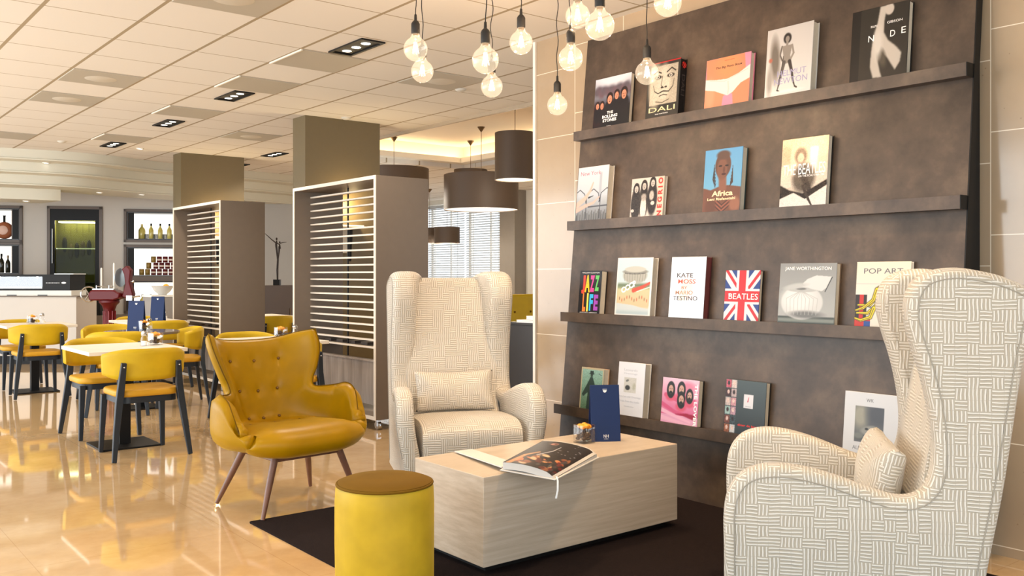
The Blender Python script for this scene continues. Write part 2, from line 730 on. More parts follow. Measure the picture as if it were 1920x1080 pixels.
def text_mesh(name, body, mat, parent, w_, h_, loc, rot=(PI / 2, 0, 0), depth=.0004, spin=0, bold=0.0, shear=0.0):
    """lettering fitted into a w x h box centred on loc, converted to a mesh"""
    cu = bpy.data.curves.new(name, 'FONT')
    cu.body = body
    cu.align_x = 'CENTER'
    cu.size = 1
    cu.offset = bold
    cu.shear = shear
    cu.resolution_u = 3
    cu.extrude = .0001
    tmp = bpy.data.objects.new(name, cu)
    COL.objects.link(tmp)
    bpy.context.view_layer.update()
    dg = bpy.context.evaluated_depsgraph_get()
    me = bpy.data.meshes.new_from_object(tmp.evaluated_get(dg))
    bpy.data.objects.remove(tmp, do_unlink=True)
    n = len(me.vertices)
    co = np.empty(n * 3)
    me.vertices.foreach_get('co', co)
    co = co.reshape(-1, 3)
    lo, hi = co.min(0), co.max(0)
    c_ = (lo + hi) / 2
    co[:, 0] = (co[:, 0] - c_[0]) * w_ / max(hi[0] - lo[0], 1e-6)
    co[:, 1] = (co[:, 1] - c_[1]) * h_ / max(hi[1] - lo[1], 1e-6)
    co[:, 2] = np.where(co[:, 2] > c_[2], depth, 0)
    me.vertices.foreach_set('co', co.ravel())
    me.materials.clear()
    me.materials.append(mat)
    me.update()
    me.name = name
    o = bpy.data.objects.new(name, me)
    COL.objects.link(o)
    o.parent = parent
    o.location = loc
    o.rotation_euler = (rot[0], rot[1] + spin, rot[2])
    return o


# ------------------------------------------------------------------ painting printed covers
class Art:
    def __init__(s, w_, h_, base=(255, 255, 255), res=.0021):
        s.nx, s.ny = max(8, int(w_ / res)), max(8, int(h_ / res))
        s.x, s.y = np.meshgrid(np.linspace(0, 1, s.nx), np.linspace(0, 1, s.ny))
        s.ar = h_ / w_
        s.a = np.ones((s.ny, s.nx, 3)) * np.array(base, float)
        s.rng = np.random.RandomState(3)

    def _put(s, m, c):
        m = np.clip(m, 0, 1)[..., None]
        s.a = s.a * (1 - m) + np.array(c, float) * m
        return s

    def rect(s, x0, y0, x1, y1, c, soft=.006):
        m = np.clip((s.x - x0) / soft + .5, 0, 1) * np.clip((x1 - s.x) / soft + .5, 0, 1) * np.clip((s.y - y0) / soft + .5, 0, 1) * np.clip((y1 - s.y) / soft + .5, 0, 1)
        return s._put(m, c)

    def ell(s, cx_, cy_, rx, ry, c, soft=.15, rot=0):
        dx, dy = s.x - cx_, (s.y - cy_) * s.ar
        ca, sa = math.cos(R(rot)), math.sin(R(rot))
        u, v_ = (dx * ca + dy * sa) / rx, (-dx * sa + dy * ca) / (ry * s.ar)
        d = np.sqrt(u * u + v_ * v_)
        return s._put((1 - d) / soft + .5, c)

    def line(s, x0, y0, x1, y1, w_, c, w1=None, soft=.4):
        dx, dy = x1 - x0, (y1 - y0) * s.ar
        L = dx * dx + dy * dy + 1e-9
        px_, py_ = s.x - x0, (s.y - y0) * s.ar
        t_ = np.clip((px_ * dx + py_ * dy) / L, 0, 1)
        d = np.hypot(px_ - t_ * dx, py_ - t_ * dy)
        ww = w_ + ((w1 if w1 is not None else w_) - w_) * t_
        return s._put((ww / 2 - d) / (soft * ww / 2 + .004) + .5, c)

    def path(s, pts, w_, c, w1=None):
        n = len(pts) - 1
        for i in range(n):
            a = w_ + ((w1 if w1 is not None else w_) - w_) * i / n
            b = w_ + ((w1 if w1 is not None else w_) - w_) * (i + 1) / n
            s.line(*pts[i], *pts[i + 1], a, c, b)
        return s

    def poly(s, pts, c, blur=0):
        m = np.zeros(s.x.shape, bool)
        n = len(pts)
        for i in range(n):
            xi, yi = pts[i]
            xj, yj = pts[i - 1]
            cond = ((yi > s.y) != (yj > s.y)) & (s.x < (xj - xi) * (s.y - yi) / (yj - yi + 1e-12) + xi)
            m ^= cond
        m = m.astype(float)
        for _ in range(blur):
            m = (m + np.roll(m, 1, 0) + np.roll(m, -1, 0) + np.roll(m, 1, 1) + np.roll(m, -1, 1)) / 5
        return s._put(m, c)

    def grad(s, y0, c0, y1, c1, x0=0, x1=1):
        t_ = np.clip((s.y - y0) / (y1 - y0), 0, 1)[..., None]
        col = np.array(c0, float) * (1 - t_) + np.array(c1, float) * t_
        m = ((s.x >= x0) & (s.x <= x1) & (s.y >= min(y0, y1)) & (s.y <= max(y0, y1)))[..., None]
        s.a = np.where(m, col, s.a)
        return s

    def speck(s, amp, cell=3, x0=0, y0=0, x1=1, y1=1):
        n = s.rng.rand(s.ny // cell + 2, s.nx // cell + 2)
        n = np.kron(n, np.ones((cell, cell)))[:s.ny, :s.nx] - .5
        m = (s.x >= x0) & (s.x <= x1) & (s.y >= y0) & (s.y <= y1)
        s.a += (n * amp * m)[..., None]
        return s

    def face(s, cx_, cy_, r, skin=(214, 160, 130), hair=(34, 26, 22), beard=False, long_=False):
        ry = r * 1.25 / s.ar
        if long_:
            s.ell(cx_, cy_ - ry * .2, r * 1.35, ry * 1.7, hair)
        s.ell(cx_, cy_ + ry * .22, r * 1.15, ry * 1.15, hair)
        s.ell(cx_, cy_ - ry * .12, r * .78, ry * .88, skin)
        dk = tuple(x * .35 for x in skin)
        s.ell(cx_ - r * .32, cy_, r * .13, ry * .09, dk)
        s.ell(cx_ + r * .32, cy_, r * .13, ry * .09, dk)
        s.ell(cx_, cy_ - ry * .5, r * .25, ry * .09, dk)
        s.ell(cx_, cy_ - ry * .22, r * .08, ry * .18, tuple(x * .75 for x in skin))
        if beard:
            s.ell(cx_, cy_ - ry * .72, r * .5, ry * .28, hair)
        return s


def art_mesh(name, art, pos, mat, parent, border=None):
    """pos(u, v) -> xyz for u, v in 0..1; art painted as a colour attribute"""
    nx, ny = art.nx, art.ny
    U, V = np.meshgrid(np.linspace(0, 1, nx), np.linspace(0, 1, ny))
    co = pos(U, V).reshape(-1, 3)
    me = bpy.data.meshes.new(name)
    i, j = np.meshgrid(np.arange(ny - 1), np.arange(nx - 1), indexing='ij')
    a = (i * nx + j).ravel()
    q = np.stack([a, a + 1, a + nx + 1, a + nx], 1)
    if border:      # give the sheet its own thickness: sides and back
        dx, dy, dz = border
        ring = [(0, c_) for c_ in range(nx)] + [(r_, nx - 1) for r_ in range(1, ny)] + [(ny - 1, c_) for c_ in range(nx - 2, -1, -1)] + [(r_, 0) for r_ in range(ny - 2, 0, -1)]
        ri = np.array([r_ * nx + c_ for r_, c_ in ring])
        back = co[ri] + np.array(border)
        n0 = len(co)
        k = len(ri)
        co = np.vstack([co, back])
        side = np.array([(ri[(m_ + 1) % k], ri[m_], n0 + m_, n0 + (m_ + 1) % k) for m_ in range(k)])
        q = np.vstack([q, side])
    me.vertices.add(len(co))
    me.vertices.foreach_set('co', co.astype(np.float32).ravel())
    me.loops.add(q.size)
    me.loops.foreach_set('vertex_index', q.astype(np.int32).ravel())
    me.polygons.add(len(q))
    me.polygons.foreach_set('loop_start', np.arange(0, q.size, 4, dtype=np.int32))
    me.update(calc_edges=True)
    col = np.ones((len(co), 4), np.float32)
    c = np.clip(art.a / 255, 0, 1)
    c = np.where(c <= .04045, c / 12.92, ((c + .055) / 1.055) ** 2.4)
    c = c * .74
    col[:nx * ny, :3] = c.reshape(-1, 3)
    if border:
        col[nx * ny:, :3] = c.reshape(-1, 3)[ri]
    at = me.color_attributes.new('Col', 'FLOAT_COLOR', 'POINT')
    at.data.foreach_set('color', col.ravel())
    me.materials.append(mat)
    o = bpy.data.objects.new(name, me)
    COL.objects.link(o)
    if parent:
        o.parent = parent
    return o

# ================================================================== the setting
H = 3.03
g = G()
g.box(-9, -5, -.10, 14, 22, 0)
struct(g.build('floor', M['floor'], smooth=False))

g = G()
g.box(-2.2, -2.4, H, 5.92, 20.5, H + .12)
g.box(5.92, 12.2, H, 12.3, 20.5, H + .12)
g.box(8.8, 2.0, H, 12.3, 12.2, H + .12)
g.box(5.92, 2.0, H, 8.8, 4.6, H + .12)
ceil = struct(g.build('ceiling', M['ceiling'], smooth=False))
g = G()      # raised coffer over the window side
g.box(5.80, 4.5, 3.38, 8.92, 12.32, 3.46)
for b in ((5.80, 4.5, H + .12, 5.92, 12.32, 3.38), (8.80, 4.5, H + .12, 8.92, 12.32, 3.38), (5.92, 12.2, H + .12, 8.8, 12.32, 3.38), (5.92, 4.5, H + .12, 8.8, 4.6, 3.38)):
    g.box(*b)
coffer = g.build('ceiling_coffer', plain('warm white coffer', srgb(236, 220, 196), .7, var=.01), smooth=False)
struct(coffer)
g = G()
g.box(8.62, 4.6, 3.10, 8.80, 12.2, 3.15)
g.box(5.92, 12.02, 3.10, 8.62, 12.2, 3.15)
g.box(8.60, 4.6, 3.10, 8.62, 12.04, 3.18)
g.box(5.92, 12.00, 3.10, 8.62, 12.02, 3.18)
struct(g.build('trim_cove', M['white'], smooth=False))
g = G()
g.box(8.70, 4.7, 3.151, 8.74, 12.1, 3.165)
g.box(5.98, 12.08, 3.151, 8.66, 12.12, 3.165)
cl = tag(g.build('cove_light_strip', M['cove'], smooth=False), 'warm light strip hidden in the cove around the raised ceiling', 'light')
g = G()
g.box(5.90, 2, H - .035, 5.935, 12.2, H + .02)
struct(g.build('trim_ceiling', plain('trim beige', srgb(176, 158, 134), .5), smooth=False))

# stone clad wall on the right, ending at the passage
g = G()
g.box(4.42, -3.0, 0, 4.72, 5.21, H)
struct(g.build('wall_right', M['stone'], smooth=False))
g = G()
g.box(4.405, 5.20, 0, 4.735, 5.225, H)
struct(g.build('trim_wall_end', M['white'], smooth=False))

# window side: piers, window openings with glass and blinds
g = G()
g.box(12.0, 2, 0, 12.3, 15.0, H)
g.box(12.0, 15.0, 2.92, 12.3, 19.6, H)
g.box(12.0, 15.0, 0, 12.3, 19.6, .30)
for a, b in ((19.6, 20.5),):
    g.box(12.0, a, .30, 12.3, b, 2.92)
struct(g.build('wall_window_side', M['white'], smooth=False))
pr = G()
pr.box(11.70, 14.45, 0, 12.0, 14.95, H)
struct(pr.build('pillar', plain('grey pillar', srgb(140, 132, 122), .6), smooth=False))
wi = [(15.0, 16.5), (16.5, 18.0), (18.0, 19.6)]
for k, (a, b) in enumerate(wi):
    g = G()
    for q in ((12.08, a, .30, 12.16, a + .05, 2.92), (12.08, b - .05, .30, 12.16, b, 2.92), (12.08, a, .30, 12.16, b, .36), (12.08, a, 2.86, 12.16, b, 2.92), (12.09, (a + b) / 2 - .03, .36, 12.15, (a + b) / 2 + .03, 2.86)):
        g.box(*q)
    wf = struct(g.build('window_%d' % (k + 1), M['white'], smooth=False))
    p = G()
    p.box(12.115, a + .05, .36, 12.121, b - .05, 2.86)
    p.build('pane', M['glass'], wf, smooth=False)
    bl = G()
    z = .42
    while z < 2.82:
        bl.prism([(11.93, z - .012), (11.975, z + .014), (11.977, z + .011), (11.932, z - .015)], a + .03, b - .03, 'y')
        z += .052
    bl.box(11.92, a + .02, 2.83, 11.98, b - .02, 2.89)
    for yy in (a + .3, b - .3):
        bl.box(11.95, yy - .006, .4, 11.956, yy + .006, 2.84)
    tag(bl.build('venetian_blind', M['blind'], smooth=False), ['white slatted blind over the window right beside the grey pillar', 'white slatted blind on the middle one of the far windows', 'white slatted blind on the window farthest from the grey pillar'][k], 'blind', 'white blinds on the far windows')

# ---- wall behind the bar, with niches. local frame: x along the wall, y into the wall
WX, WY, WR = 1.99, 18.42, math.atan2(-.454, .891)
wallroot = (WX, WY, 0)


def to_wall(o):
    o.location = wallroot
    o.rotation_euler = (0, 0, WR)
    return o


holes = [(.35, 1.49, 1.90, 2.45), (.35, 1.49, 1.31, 1.82), (3.23, 4.75, 1.92, 2.42), (3.23, 4.75, 1.27, 1.79), (3.23, 4.75, .66, 1.18), (1.98, 2.78, .50, 2.45)]
sx = sorted({-2.0, 7.0} | {h_[0] for h_ in holes} | {h_[1] for h_ in holes})
sz = sorted({0.0, H} | {h_[2] for h_ in holes} | {h_[3] for h_ in holes})
g = G()
for i in range(len(sx) - 1):
    for j in range(len(sz) - 1):
        mx_, mz_ = (sx[i] + sx[i + 1]) / 2, (sz[j] + sz[j + 1]) / 2
        if any(a < mx_ < b and c_ < mz_ < d for a, b, c_, d in holes):
            continue
        g.box(sx[i], 0, sz[j], sx[i + 1], .5, sz[j + 1])
to_wall(struct(g.build('wall_back', M['wallgrey'], smooth=False)))
g = G()
g.box(0, 0, 0, .3, 7, H)
o = struct(g.build('wall_far', M['wallgrey'], smooth=False))
c_, s_ = math.cos(WR), math.sin(WR)
o.location = (WX + 7.0 * c_, WY + 7.0 * s_, 0)
o.rotation_euler = (0, 0, R(-38.8))
# cool grey partition behind the sideboard
g = G()
g.box(5.02, -.12, 0, 7.0, -.02, 2.62)
to_wall(struct(g.build('wall_partition', M['walldark'], smooth=False)))
g = G()
g.box(-2, -.03, 0, 5.0, 0, .12)
to_wall(struct(g.build('baseboard_back', M['black'], smooth=False)))

nl = ['upper lit wall niche at far left, brown frame, round jar inside', 'lower lit wall niche at far left behind the display counter',
      'top lit wall niche with yellow bottles, right of the tall fridge', 'middle lit wall niche with stacked red tins', 'bottom lit wall niche behind the grey bowl']
for k in range(5):
    a, b, c0, d = holes[k]
    r = thing('wall_niche', nl[k], 'niche', wallroot, WR, 'lit niches in the bar wall')
    g = G()
    g.box(a, .36, c0, b, .38, d)
    g.build('lit_back', M['white_glow'], r, smooth=False)
    g = G()
    g.box(a, 0, c0, a + .02, .36, d)
    g.box(b - .02, 0, c0, b, .36, d)
    g.box(a, 0, c0, b, .36, c0 + .02)
    g.box(a, 0, d - .02, b, .36, d)
    g.build('lining', M['graphite'], r, smooth=False)
    g = G()
    t_ = .045
    for q in ((a - t_, -.03, c0 - t_, a, .0, d + t_), (b, -.03, c0 - t_, b + t_, 0, d + t_), (a - t_, -.03, d, b + t_, 0, d + t_), (a - t_, -.03, c0 - t_, b + t_, 0, c0)):
        g.box(*q)
    # the dark reveal panel at the left end of the right hand niches
    (g.box(a, .02, c0, a + .10, .05, d) if k >= 2 else g.box(b - .14, .02, c0, b, .05, d))
    g.build('frame', M['frame_brown'], r, smooth=False)
    g = G()
    (g.box(a + .03, .01, c0 + .02, a + .12, .02, d - .02) if k >= 2 else g.box(b - .12, .01, c0 + .02, b - .03, .02, d - .02))
    g.build('reveal', M['black'], r, smooth=False)


def wl(s_l, t_l, z):
    return (WX + s_l * math.cos(WR) - t_l * math.sin(WR), WY + s_l * math.sin(WR) + t_l * math.cos(WR), z)


# bottles, jars and tins
def bottle(name, mats_, h_, r_, label, cat, group, loc, cap=True):
    t0 = thing(name, label, cat, loc, 0, group)
    g = G()
    g.lathe([(r_ * .9, 0), (r_, h_ * .03), (r_, h_ * .55), (r_ * .8, h_ * .66), (r_ * .32, h_ * .78), (r_ * .30, h_ * .93), (r_ * .34, h_ * .95)], 16)
    g.build('body', mats_[0], t0)
    if cap:
        g = G()
        g.lathe([(r_ * .38, h_ * .86), (r_ * .38, h_), (r_ * .3, h_ * 1.01)], 12)
        g.build('cap', mats_[1], t0)
    return t0


oil = plain('yellow liqueur', srgb(222, 204, 110), .15, var=.1)
darkb = plain('dark bottle glass', srgb(40, 38, 26), .12)
pos_txt = ['leftmost', 'second from left', 'third from left', 'rightmost visible']
b0 = None
for k in range(4):
    lab = 'tall yellow bottle with black cap, %s in the top niche' % pos_txt[k]
    if b0 is None:
        b0 = bottle('liqueur_bottle', (oil, M['black']), .27, .042, lab, 'bottle', 'yellow bottles in the top niche', wl(3.62 + k * .155, .12, 1.945))
    else:
        dup(b0, wl(3.62 + k * .155, .12, 1.945), 0, lab)
j0 = None
for k in range(4):
    lab = 'small dark square jar, %s between the yellow bottles' % pos_txt[k]
    if j0 is None:
        j0 = G()
        j0.prism(rrect(.06, .06, .012), 0, .085)
        j0 = tag(j0.build('spice_jar', darkb), lab, 'jar', 'dark jars in the top niche')
        j0.location = wl(3.545 + k * .155, .10, 1.942)
    else:
        dup(j0, wl(3.545 + k * .155, .10, 1.942), 0, lab)
bb = bottle('tapered_vase', (oil, M['black']), .28, .06, 'wide frosted yellow vase at the left end of the top niche', 'vase', None, wl(3.45, .2, 1.942), cap=False)
t0_ = None
rows = [(0, 7, 3.66), (1, 6, 3.70), (2, 4, 3.76)]
rn = ['bottom row', 'middle row', 'top row']
on = ['first', 'second', 'third', 'fourth', 'fifth', 'sixth', 'seventh']
for r_i, n_, x0_ in rows:
    for k in range(n_):
        lab = 'red tin with pale label, %s from left in the %s of the stack' % (on[k], rn[r_i])
        lc = wl(x0_ + k * .10, .12, 1.292 + r_i * .113)
        if t0_ is None:
            t0_ = thing('food_tin', lab, 'tin', lc, 0, 'stacked red tins in the middle niche')
            g = G()
            g.lathe([(.040, 0), (.043, .004), (.043, .106), (.040, .11)], 14)
            g.build('can', M['red'], t0_)
            g = G()
            g.lathe([(.0436, .035), (.0436, .065)], 14, cap=False)
            g.build('label', plain('tin label', srgb(230, 210, 196), .5), t0_)
        else:
            dup(t0_, lc, 0, lab)
bronze_tin = plain('gold tin', srgb(140, 110, 44), .35, .3)
for k, (sx_, lv) in enumerate(((3.46, 0), (3.58, 1), (3.66, 2), (3.56, 0))):
    g = G()
    g.lathe([(.04, 0), (.043, .005), (.043, .105), (.04, .11)], 14)
    o = tag(g.build('gold_tin', bronze_tin), ['olive gold tin at the left foot of the red tin stack', 'olive gold tin, left end of the middle row of tins', 'olive gold tin, left end of the top row of tins', 'olive gold tin touching the bottom row of red tins'][k], 'tin', 'gold tins beside the red stack')
    o.location = wl(sx_, .12, 1.292 + lv * .113)
# jars in the bottom niche, jar and bottles on the left
for k in range(3):
    bottle('pickle_jar', (oil, M['brass']), .26, .05, ['glass jar of green pickles at the left of the bottom niche', 'second glass jar of pickles in the bottom niche', 'third pickle jar nearest the grey bowl'][k], 'jar', 'jars in the bottom niche', wl(3.47 + k * .14, .14, .682))
r = thing('round_decanter', 'round brown bottle with pale face in the upper left niche', 'bottle', wl(1.20, .14, 1.922), WR)
g = G()
g.ball((0, 0, .15), .15, 24, (1, .55, 1))
g.build('body', plain('amber brown glass', srgb(176, 104, 70), .2), r)
g = G()
g.lathe([(.02, 0), (.02, .10), (.026, .12)], 12, (0, 0, .29))
g.build('neck', M['black'], r)
g = G()
g.X = Matrix.Translation((0, -.078, .15)) @ Matrix.Rotation(R(90), 4, 'X')
g.lathe([(0, .012), (.06, .010), (.08, 0)], 20)
g.build('label', plain('pale label', srgb(232, 190, 170), .5), r)
bottle('wine_bottle', (darkb, M['black']), .33, .045, 'dark wine bottle with black neck in the lower left niche', 'bottle', 'bottles in the lower left niche', wl(1.16, .12, 1.332))
bottle('wine_bottle', (darkb, M['brass']), .30, .04, 'shorter dark wine bottle beside the tall one, lower left niche', 'bottle', 'bottles in the lower left niche', wl(1.27, .10, 1.332))

# tall ripening fridge
a, b, c0, d = holes[5]
r = thing('ripening_fridge', 'tall black glass-door fridge glowing olive inside, set in the bar wall', 'fridge', wallroot, WR)
g = G()
g.box(a, .30, c0, b, .32, d)
g.box(a, 0, c0, a + .03, .30, d)
g.box(b - .03, 0, c0, b, .30, d)
g.box(a, 0, c0, b, .30, c0 + .03)
g.build('cabinet', plain('olive steel lining', srgb(128, 124, 56), .5, .0, var=.5, scale=3), r, smooth=False)
g = G()
for q in ((a - .05, -.03, c0, a, 0, d + .05), (b, -.03, c0, b + .05, 0, d + .05), (a - .05, -.03, d, b + .05, 0, d + .05)):
    g.box(*q)
g.build('frame', M['frame_brown'], r, smooth=False)
g = G()
for q in ((a, -.02, c0, a + .07, .02, d), (b - .07, -.02, c0, b, .02, d), (a + .07, -.02, d - .20, b - .07, .02, d), (a + .09, -.02, c0, b - .08, .02, c0 + .10)):
    g.box(*q)
dr = g.build('door', M['black'], r, smooth=False)
g = G()
g.box(a + .09, -.004, c0 + .10, b - .08, .004, d - .20)
g.build('pane', M['dark_glass'], dr, smooth=False)
g = G()
g.tube([(a + .045, -.05, 1.5), (a + .045, -.05, 2.1)], .009)
g.tube([(a + .045, -.05, 1.55), (a + .045, 0, 1.55)], .006)
g.tube([(a + .045, -.05, 2.05), (a + .045, 0, 2.05)], .006)
g.build('handle', M['chrome'], dr)
g = G()
g.box(a + .12, .04, d - .235, b - .11, .26, d - .215)
g.build('lamp', emit('fridge lamp', (1, .95, .75), 16), r, smooth=False)
for z in (1.15, 1.75):
    g = G()
    g.box(a + .04, .04, z, b - .04, .28, z + .015)
    g.build('shelf', M['chrome'], r, smooth=False)
for k in range(5):
    g = G()
    zz = 2.05 - .07 * (k % 2)
    g.ball((a + .19 + .1 * k, .16, zz - .22 - .05 * (k % 3)), .055, 12, (.8, .8, 2.6))
    g.tube([(a + .19 + .1 * k, .16, zz), (a + .19 + .1 * k, .16, 2.2)], .003, 5)
    tag(g.build('cured_ham', plain('cured meat %d' % (k % 2), srgb(110, 96, 44) if k % 2 else srgb(44, 34, 18), .5, var=.2)), 'cured ham hanging in the tall fridge, %s from left' % on[k], 'ham', 'hams hanging in the fridge')
    o = COL.objects[-1] if False else bpy.data.objects['cured_ham' if k == 0 else 'cured_ham.%03d' % k]
    to_wall(o)

# ---- curved soffit over the bar: stacked fascias following a spline
base = crspline([(-3.2, 16.4), (-1.0, 15.2), (.9, 14.45), (2.40, 14.08), (3.55, 13.98), (4.86, 14.42), (6.77, 14.75), (8.6, 15.3), (9.6, 16.2)], 8)


def offset(P, d):
    T = np.gradient(P, axis=0)
    N = np.stack([-T[:, 1], T[:, 0]], 1)
    N /= np.linalg.norm(N, axis=1, keepdims=True)
    return P + N * d


for k, (z1, z0, d0) in enumerate(((H, 2.885, 0), (2.885, 2.735, .30), (2.735, 2.585, .60))):
    g = G()
    A, B, L_ = offset(base, d0), offset(base, d0 + .9), offset(base, d0 - .02)
    n = len(A)
    vs = [(p[0], p[1], z) for p, z in [(q, z1) for q in A] + [(q, z0 + .03) for q in A]]
    g.grid([[(A[i][0], A[i][1], z) for z in (z1, z0 + .025)] + [(L_[i][0], L_[i][1], z0 + .018), (L_[i][0], L_[i][1], z0)] + [(B[i][0], B[i][1], z0)] for i in range(n)])
    struct(g.build('ceiling_soffit', M['soffit'], angle=25))
g = G()      # small canopy below the soffit, ending in a square cut
can = offset(base, 1.15)[:33]
for i in range(len(can) - 1):
    p, q = can[i], can[i + 1]
    p2, q2 = p + (offset(base, 1.9)[i] - can[i]), q + (offset(base, 1.9)[i + 1] - can[i + 1])
    g.add([(p[0], p[1], 2.585), (p[0], p[1], 2.42), (q[0], q[1], 2.42), (q[0], q[1], 2.585), (p2[0], p2[1], 2.42), (q2[0], q2[1], 2.42), (p2[0], p2[1], 2.585), (q2[0], q2[1], 2.585)],
          [(0, 1, 2, 3), (1, 4, 5, 2), (3, 2, 5, 7)] if i == len(can) - 2 else [(0, 1, 2, 3), (1, 4, 5, 2)])
struct(g.build('ceiling_canopy', M['soffit'], smooth=False))

# small round spots in the soffit
spots = [((2.99, 14.22, 2.878), 'small round spotlight on the upper soffit step, left of the fridge'), ((3.9, 12.97, 3.023), 'small round spotlight in the tiled ceiling just before the soffit'), ((4.58, 15.13, 2.578), 'small round spotlight under the lowest soffit step'), ((3.95, 15.16, 2.578), 'small round spotlight beside the end of the canopy'), ((2.97, 15.42, 2.413), 'small round spotlight under the bar canopy')]
for p, lb in spots:
    t0 = thing('recessed_spotlight', lb, 'spotlight', p, 0, 'round spots in the curved soffit')
    g = G()
    g.lathe([(.030, -.004), (.048, -.006), (.05, .008)], 18, cap=False)
    g.build('ring', M['white'], t0)
    g = G()
    g.lathe([(0.0, -.003), (.032, -.003)], 16)
    g.build('lens', M['lamp_dot'], t0)
    if p[2] < 2.7:
        light('spotlight', 'SPOT', (0, 0, -.02), 45, (1, .92, .80), .04, (0, 0, 0), R(130), parent=t0)

# ---- columns and their wall lamps
for k, (y0, y1) in enumerate(((9.14, 9.44), (13.04, 13.36))):
    g = G()
    g.box(4.48, y0, 0, 5.41, y1, H)
    o = struct(g.build('column', M['column'], smooth=False))
    t0 = thing('wall_sconce', ['brass box wall lamp on the nearer column, seen through the slats', 'brass box wall lamp on the farther column, seen through the slats'][k], 'wall lamp', (4.98, y0, 1.84), 0, 'wall lamps on the columns')
    g = G()
    g.box(-.16, -.14, -.02, .16, 0, .0)
    g.box(-.16, -.01, -.30, .05, 0, -.02)
    g.build('backplate', M['cream'], t0, bevel=.003)
    g = G()
    g.box(-.15, -.13, .0, .15, -.01, .008)
    g.build('diffuser', emit('sconce light', (1, .82, .52), 4), t0, smooth=False)
    g = G()
    g.lathe([(.03, 0), (.03, -.16), (.022, -.18), (.018, -.34), (.012, -.36)], 16, (.0, -.08, -.03))
    g.build('stem', M['black'], t0)
    light('sconce_lamp', 'POINT', (0, -.16, .22), 15, (1, .74, .38), .06, parent=t0)

# ---- recessed three-lamp downlights
tri = [(3.44, 6.16, 'nearest to the hanging bulbs'), (3.46, 8.58, 'second from the hanging bulbs'), (3.5, 10.6, 'third in the row, over the middle tables'), (3.5, 12.8, 'fourth, closest to the curved soffit'),
       (5.6, 12.4, 'between the columns, left of the nearer one'), (5.7, 14.0, 'farthest, right of the rear column'), (1.0, 3.4, 'added out of view to warm the lounge'), (3.44, 2.2, 'added out of view to warm the near wing chair'), (1.0, 8.0, 'over the left row of tables'), (3.44, 3.76, 'added out of view above the coffee table to warm the wing chair back')]  # lounge fixtures out of view are added to warm the wing chairs
t0_ = None
for x_, y_, lb in tri:
    lab = 'black framed three lamp ceiling downlight, ' + lb
    if t0_ is None:
        t0_ = thing('triple_downlight', lab, 'downlight', (x_, y_, H), 0, 'three-lamp downlights in the tiled ceiling')
        g = G()
        for q in ((-.10, -.26, -.012, -.08, .26, 0), (.08, -.26, -.012, .10, .26, 0), (-.08, -.26, -.012, .08, -.23, 0), (-.08, .23, -.012, .08, .26, 0), (-.08, -.23, -.003, .08, .23, -.001)):
            g.box(*q)
        g.build('frame', M['black'], t0_, smooth=False)
        for q in (-.145, 0, .145):
            g = G()
            g.lathe([(0, -.006), (.036, -.006)], 20, (0, q, 0))
            g.build('lamp', M['lamp_dot'], t0_)
    else:
        dup(t0_, (x_, y_, H), 0, lab)
    light('downlight', 'SPOT', (x_, y_, H - .03), (150 if y_ < 5 else 120), ((1, .72, .44) if y_ < 5 else (1, .88, .74)), .10, (0, 0, 0), R(80) if y_ < 5 else R(135))

# ---- ventilation tiles
vents = [(2.24, 5.57, 1), (2.24, 8.57, 1), (2.24, 9.77, 1), (2.24, 12.77, 0), (3.44, 6.77, 0), (3.44, 7.97, 0), (3.44, 9.77, 0), (3.44, 12.17, 0), (4.64, 6.77, 1), (4.64, 10.97, 1)]
vgrey = plain('grey perforated tile', srgb(178, 172, 160), .6, var=.04, scale=200)
vn = ['with round grille, cut by the top edge of the picture', 'with round grille, left of the row of downlights', 'with round grille, second in the left row', 'plain, nearest the curved soffit on the left',
      'plain, right behind the nearest downlight', 'plain, between the first and second downlights', 'plain, between the second and third downlights', 'plain, beside the farthest downlight', 'with round grille, behind the lower hanging bulbs', 'with faint round grille, left of the nearer column']
for k, (x_, y_, rd) in enumerate(vents):
    t0 = thing('ceiling_vent', 'grey ventilation ceiling tile ' + vn[k], 'vent', (x_, y_, H), 0, 'grey vent tiles')
    g = G()
    g.box(-.285, -.29, -.006, .285, .29, 0)
    g.build('panel', vgrey, t0, smooth=False)
    if rd:
        g = G()
        g.lathe([(0, -.012), (.11, -.012), (.13, -.006)], 28)
        g.build('round_grille', plain('pale grille', srgb(200, 194, 182), .6), t0)
    else:
        g = G()
        g.box(-.298, -.29, -.012, -.284, .29, 0)
        g.build('bright_edge', M['white'], t0, smooth=False)
for k, (x_, y_) in enumerate(((2.9, 12.9), (4.9, 9.0), (4.98, 6.95))):
    g = G()
    g.lathe([(0, -.028), (.03, -.025), (.05, -.012), (.055, 0)], 20)
    tag(g.build('smoke_detector', plain('detector white', srgb(204, 200, 190), .6)), ['white smoke detector on the ceiling near the curved soffit', 'white smoke detector on the ceiling left of the nearer column', 'white smoke detector on the ceiling beside the lowest bulb'][k], 'smoke detector', 'smoke detectors').location = (x_, y_, H)

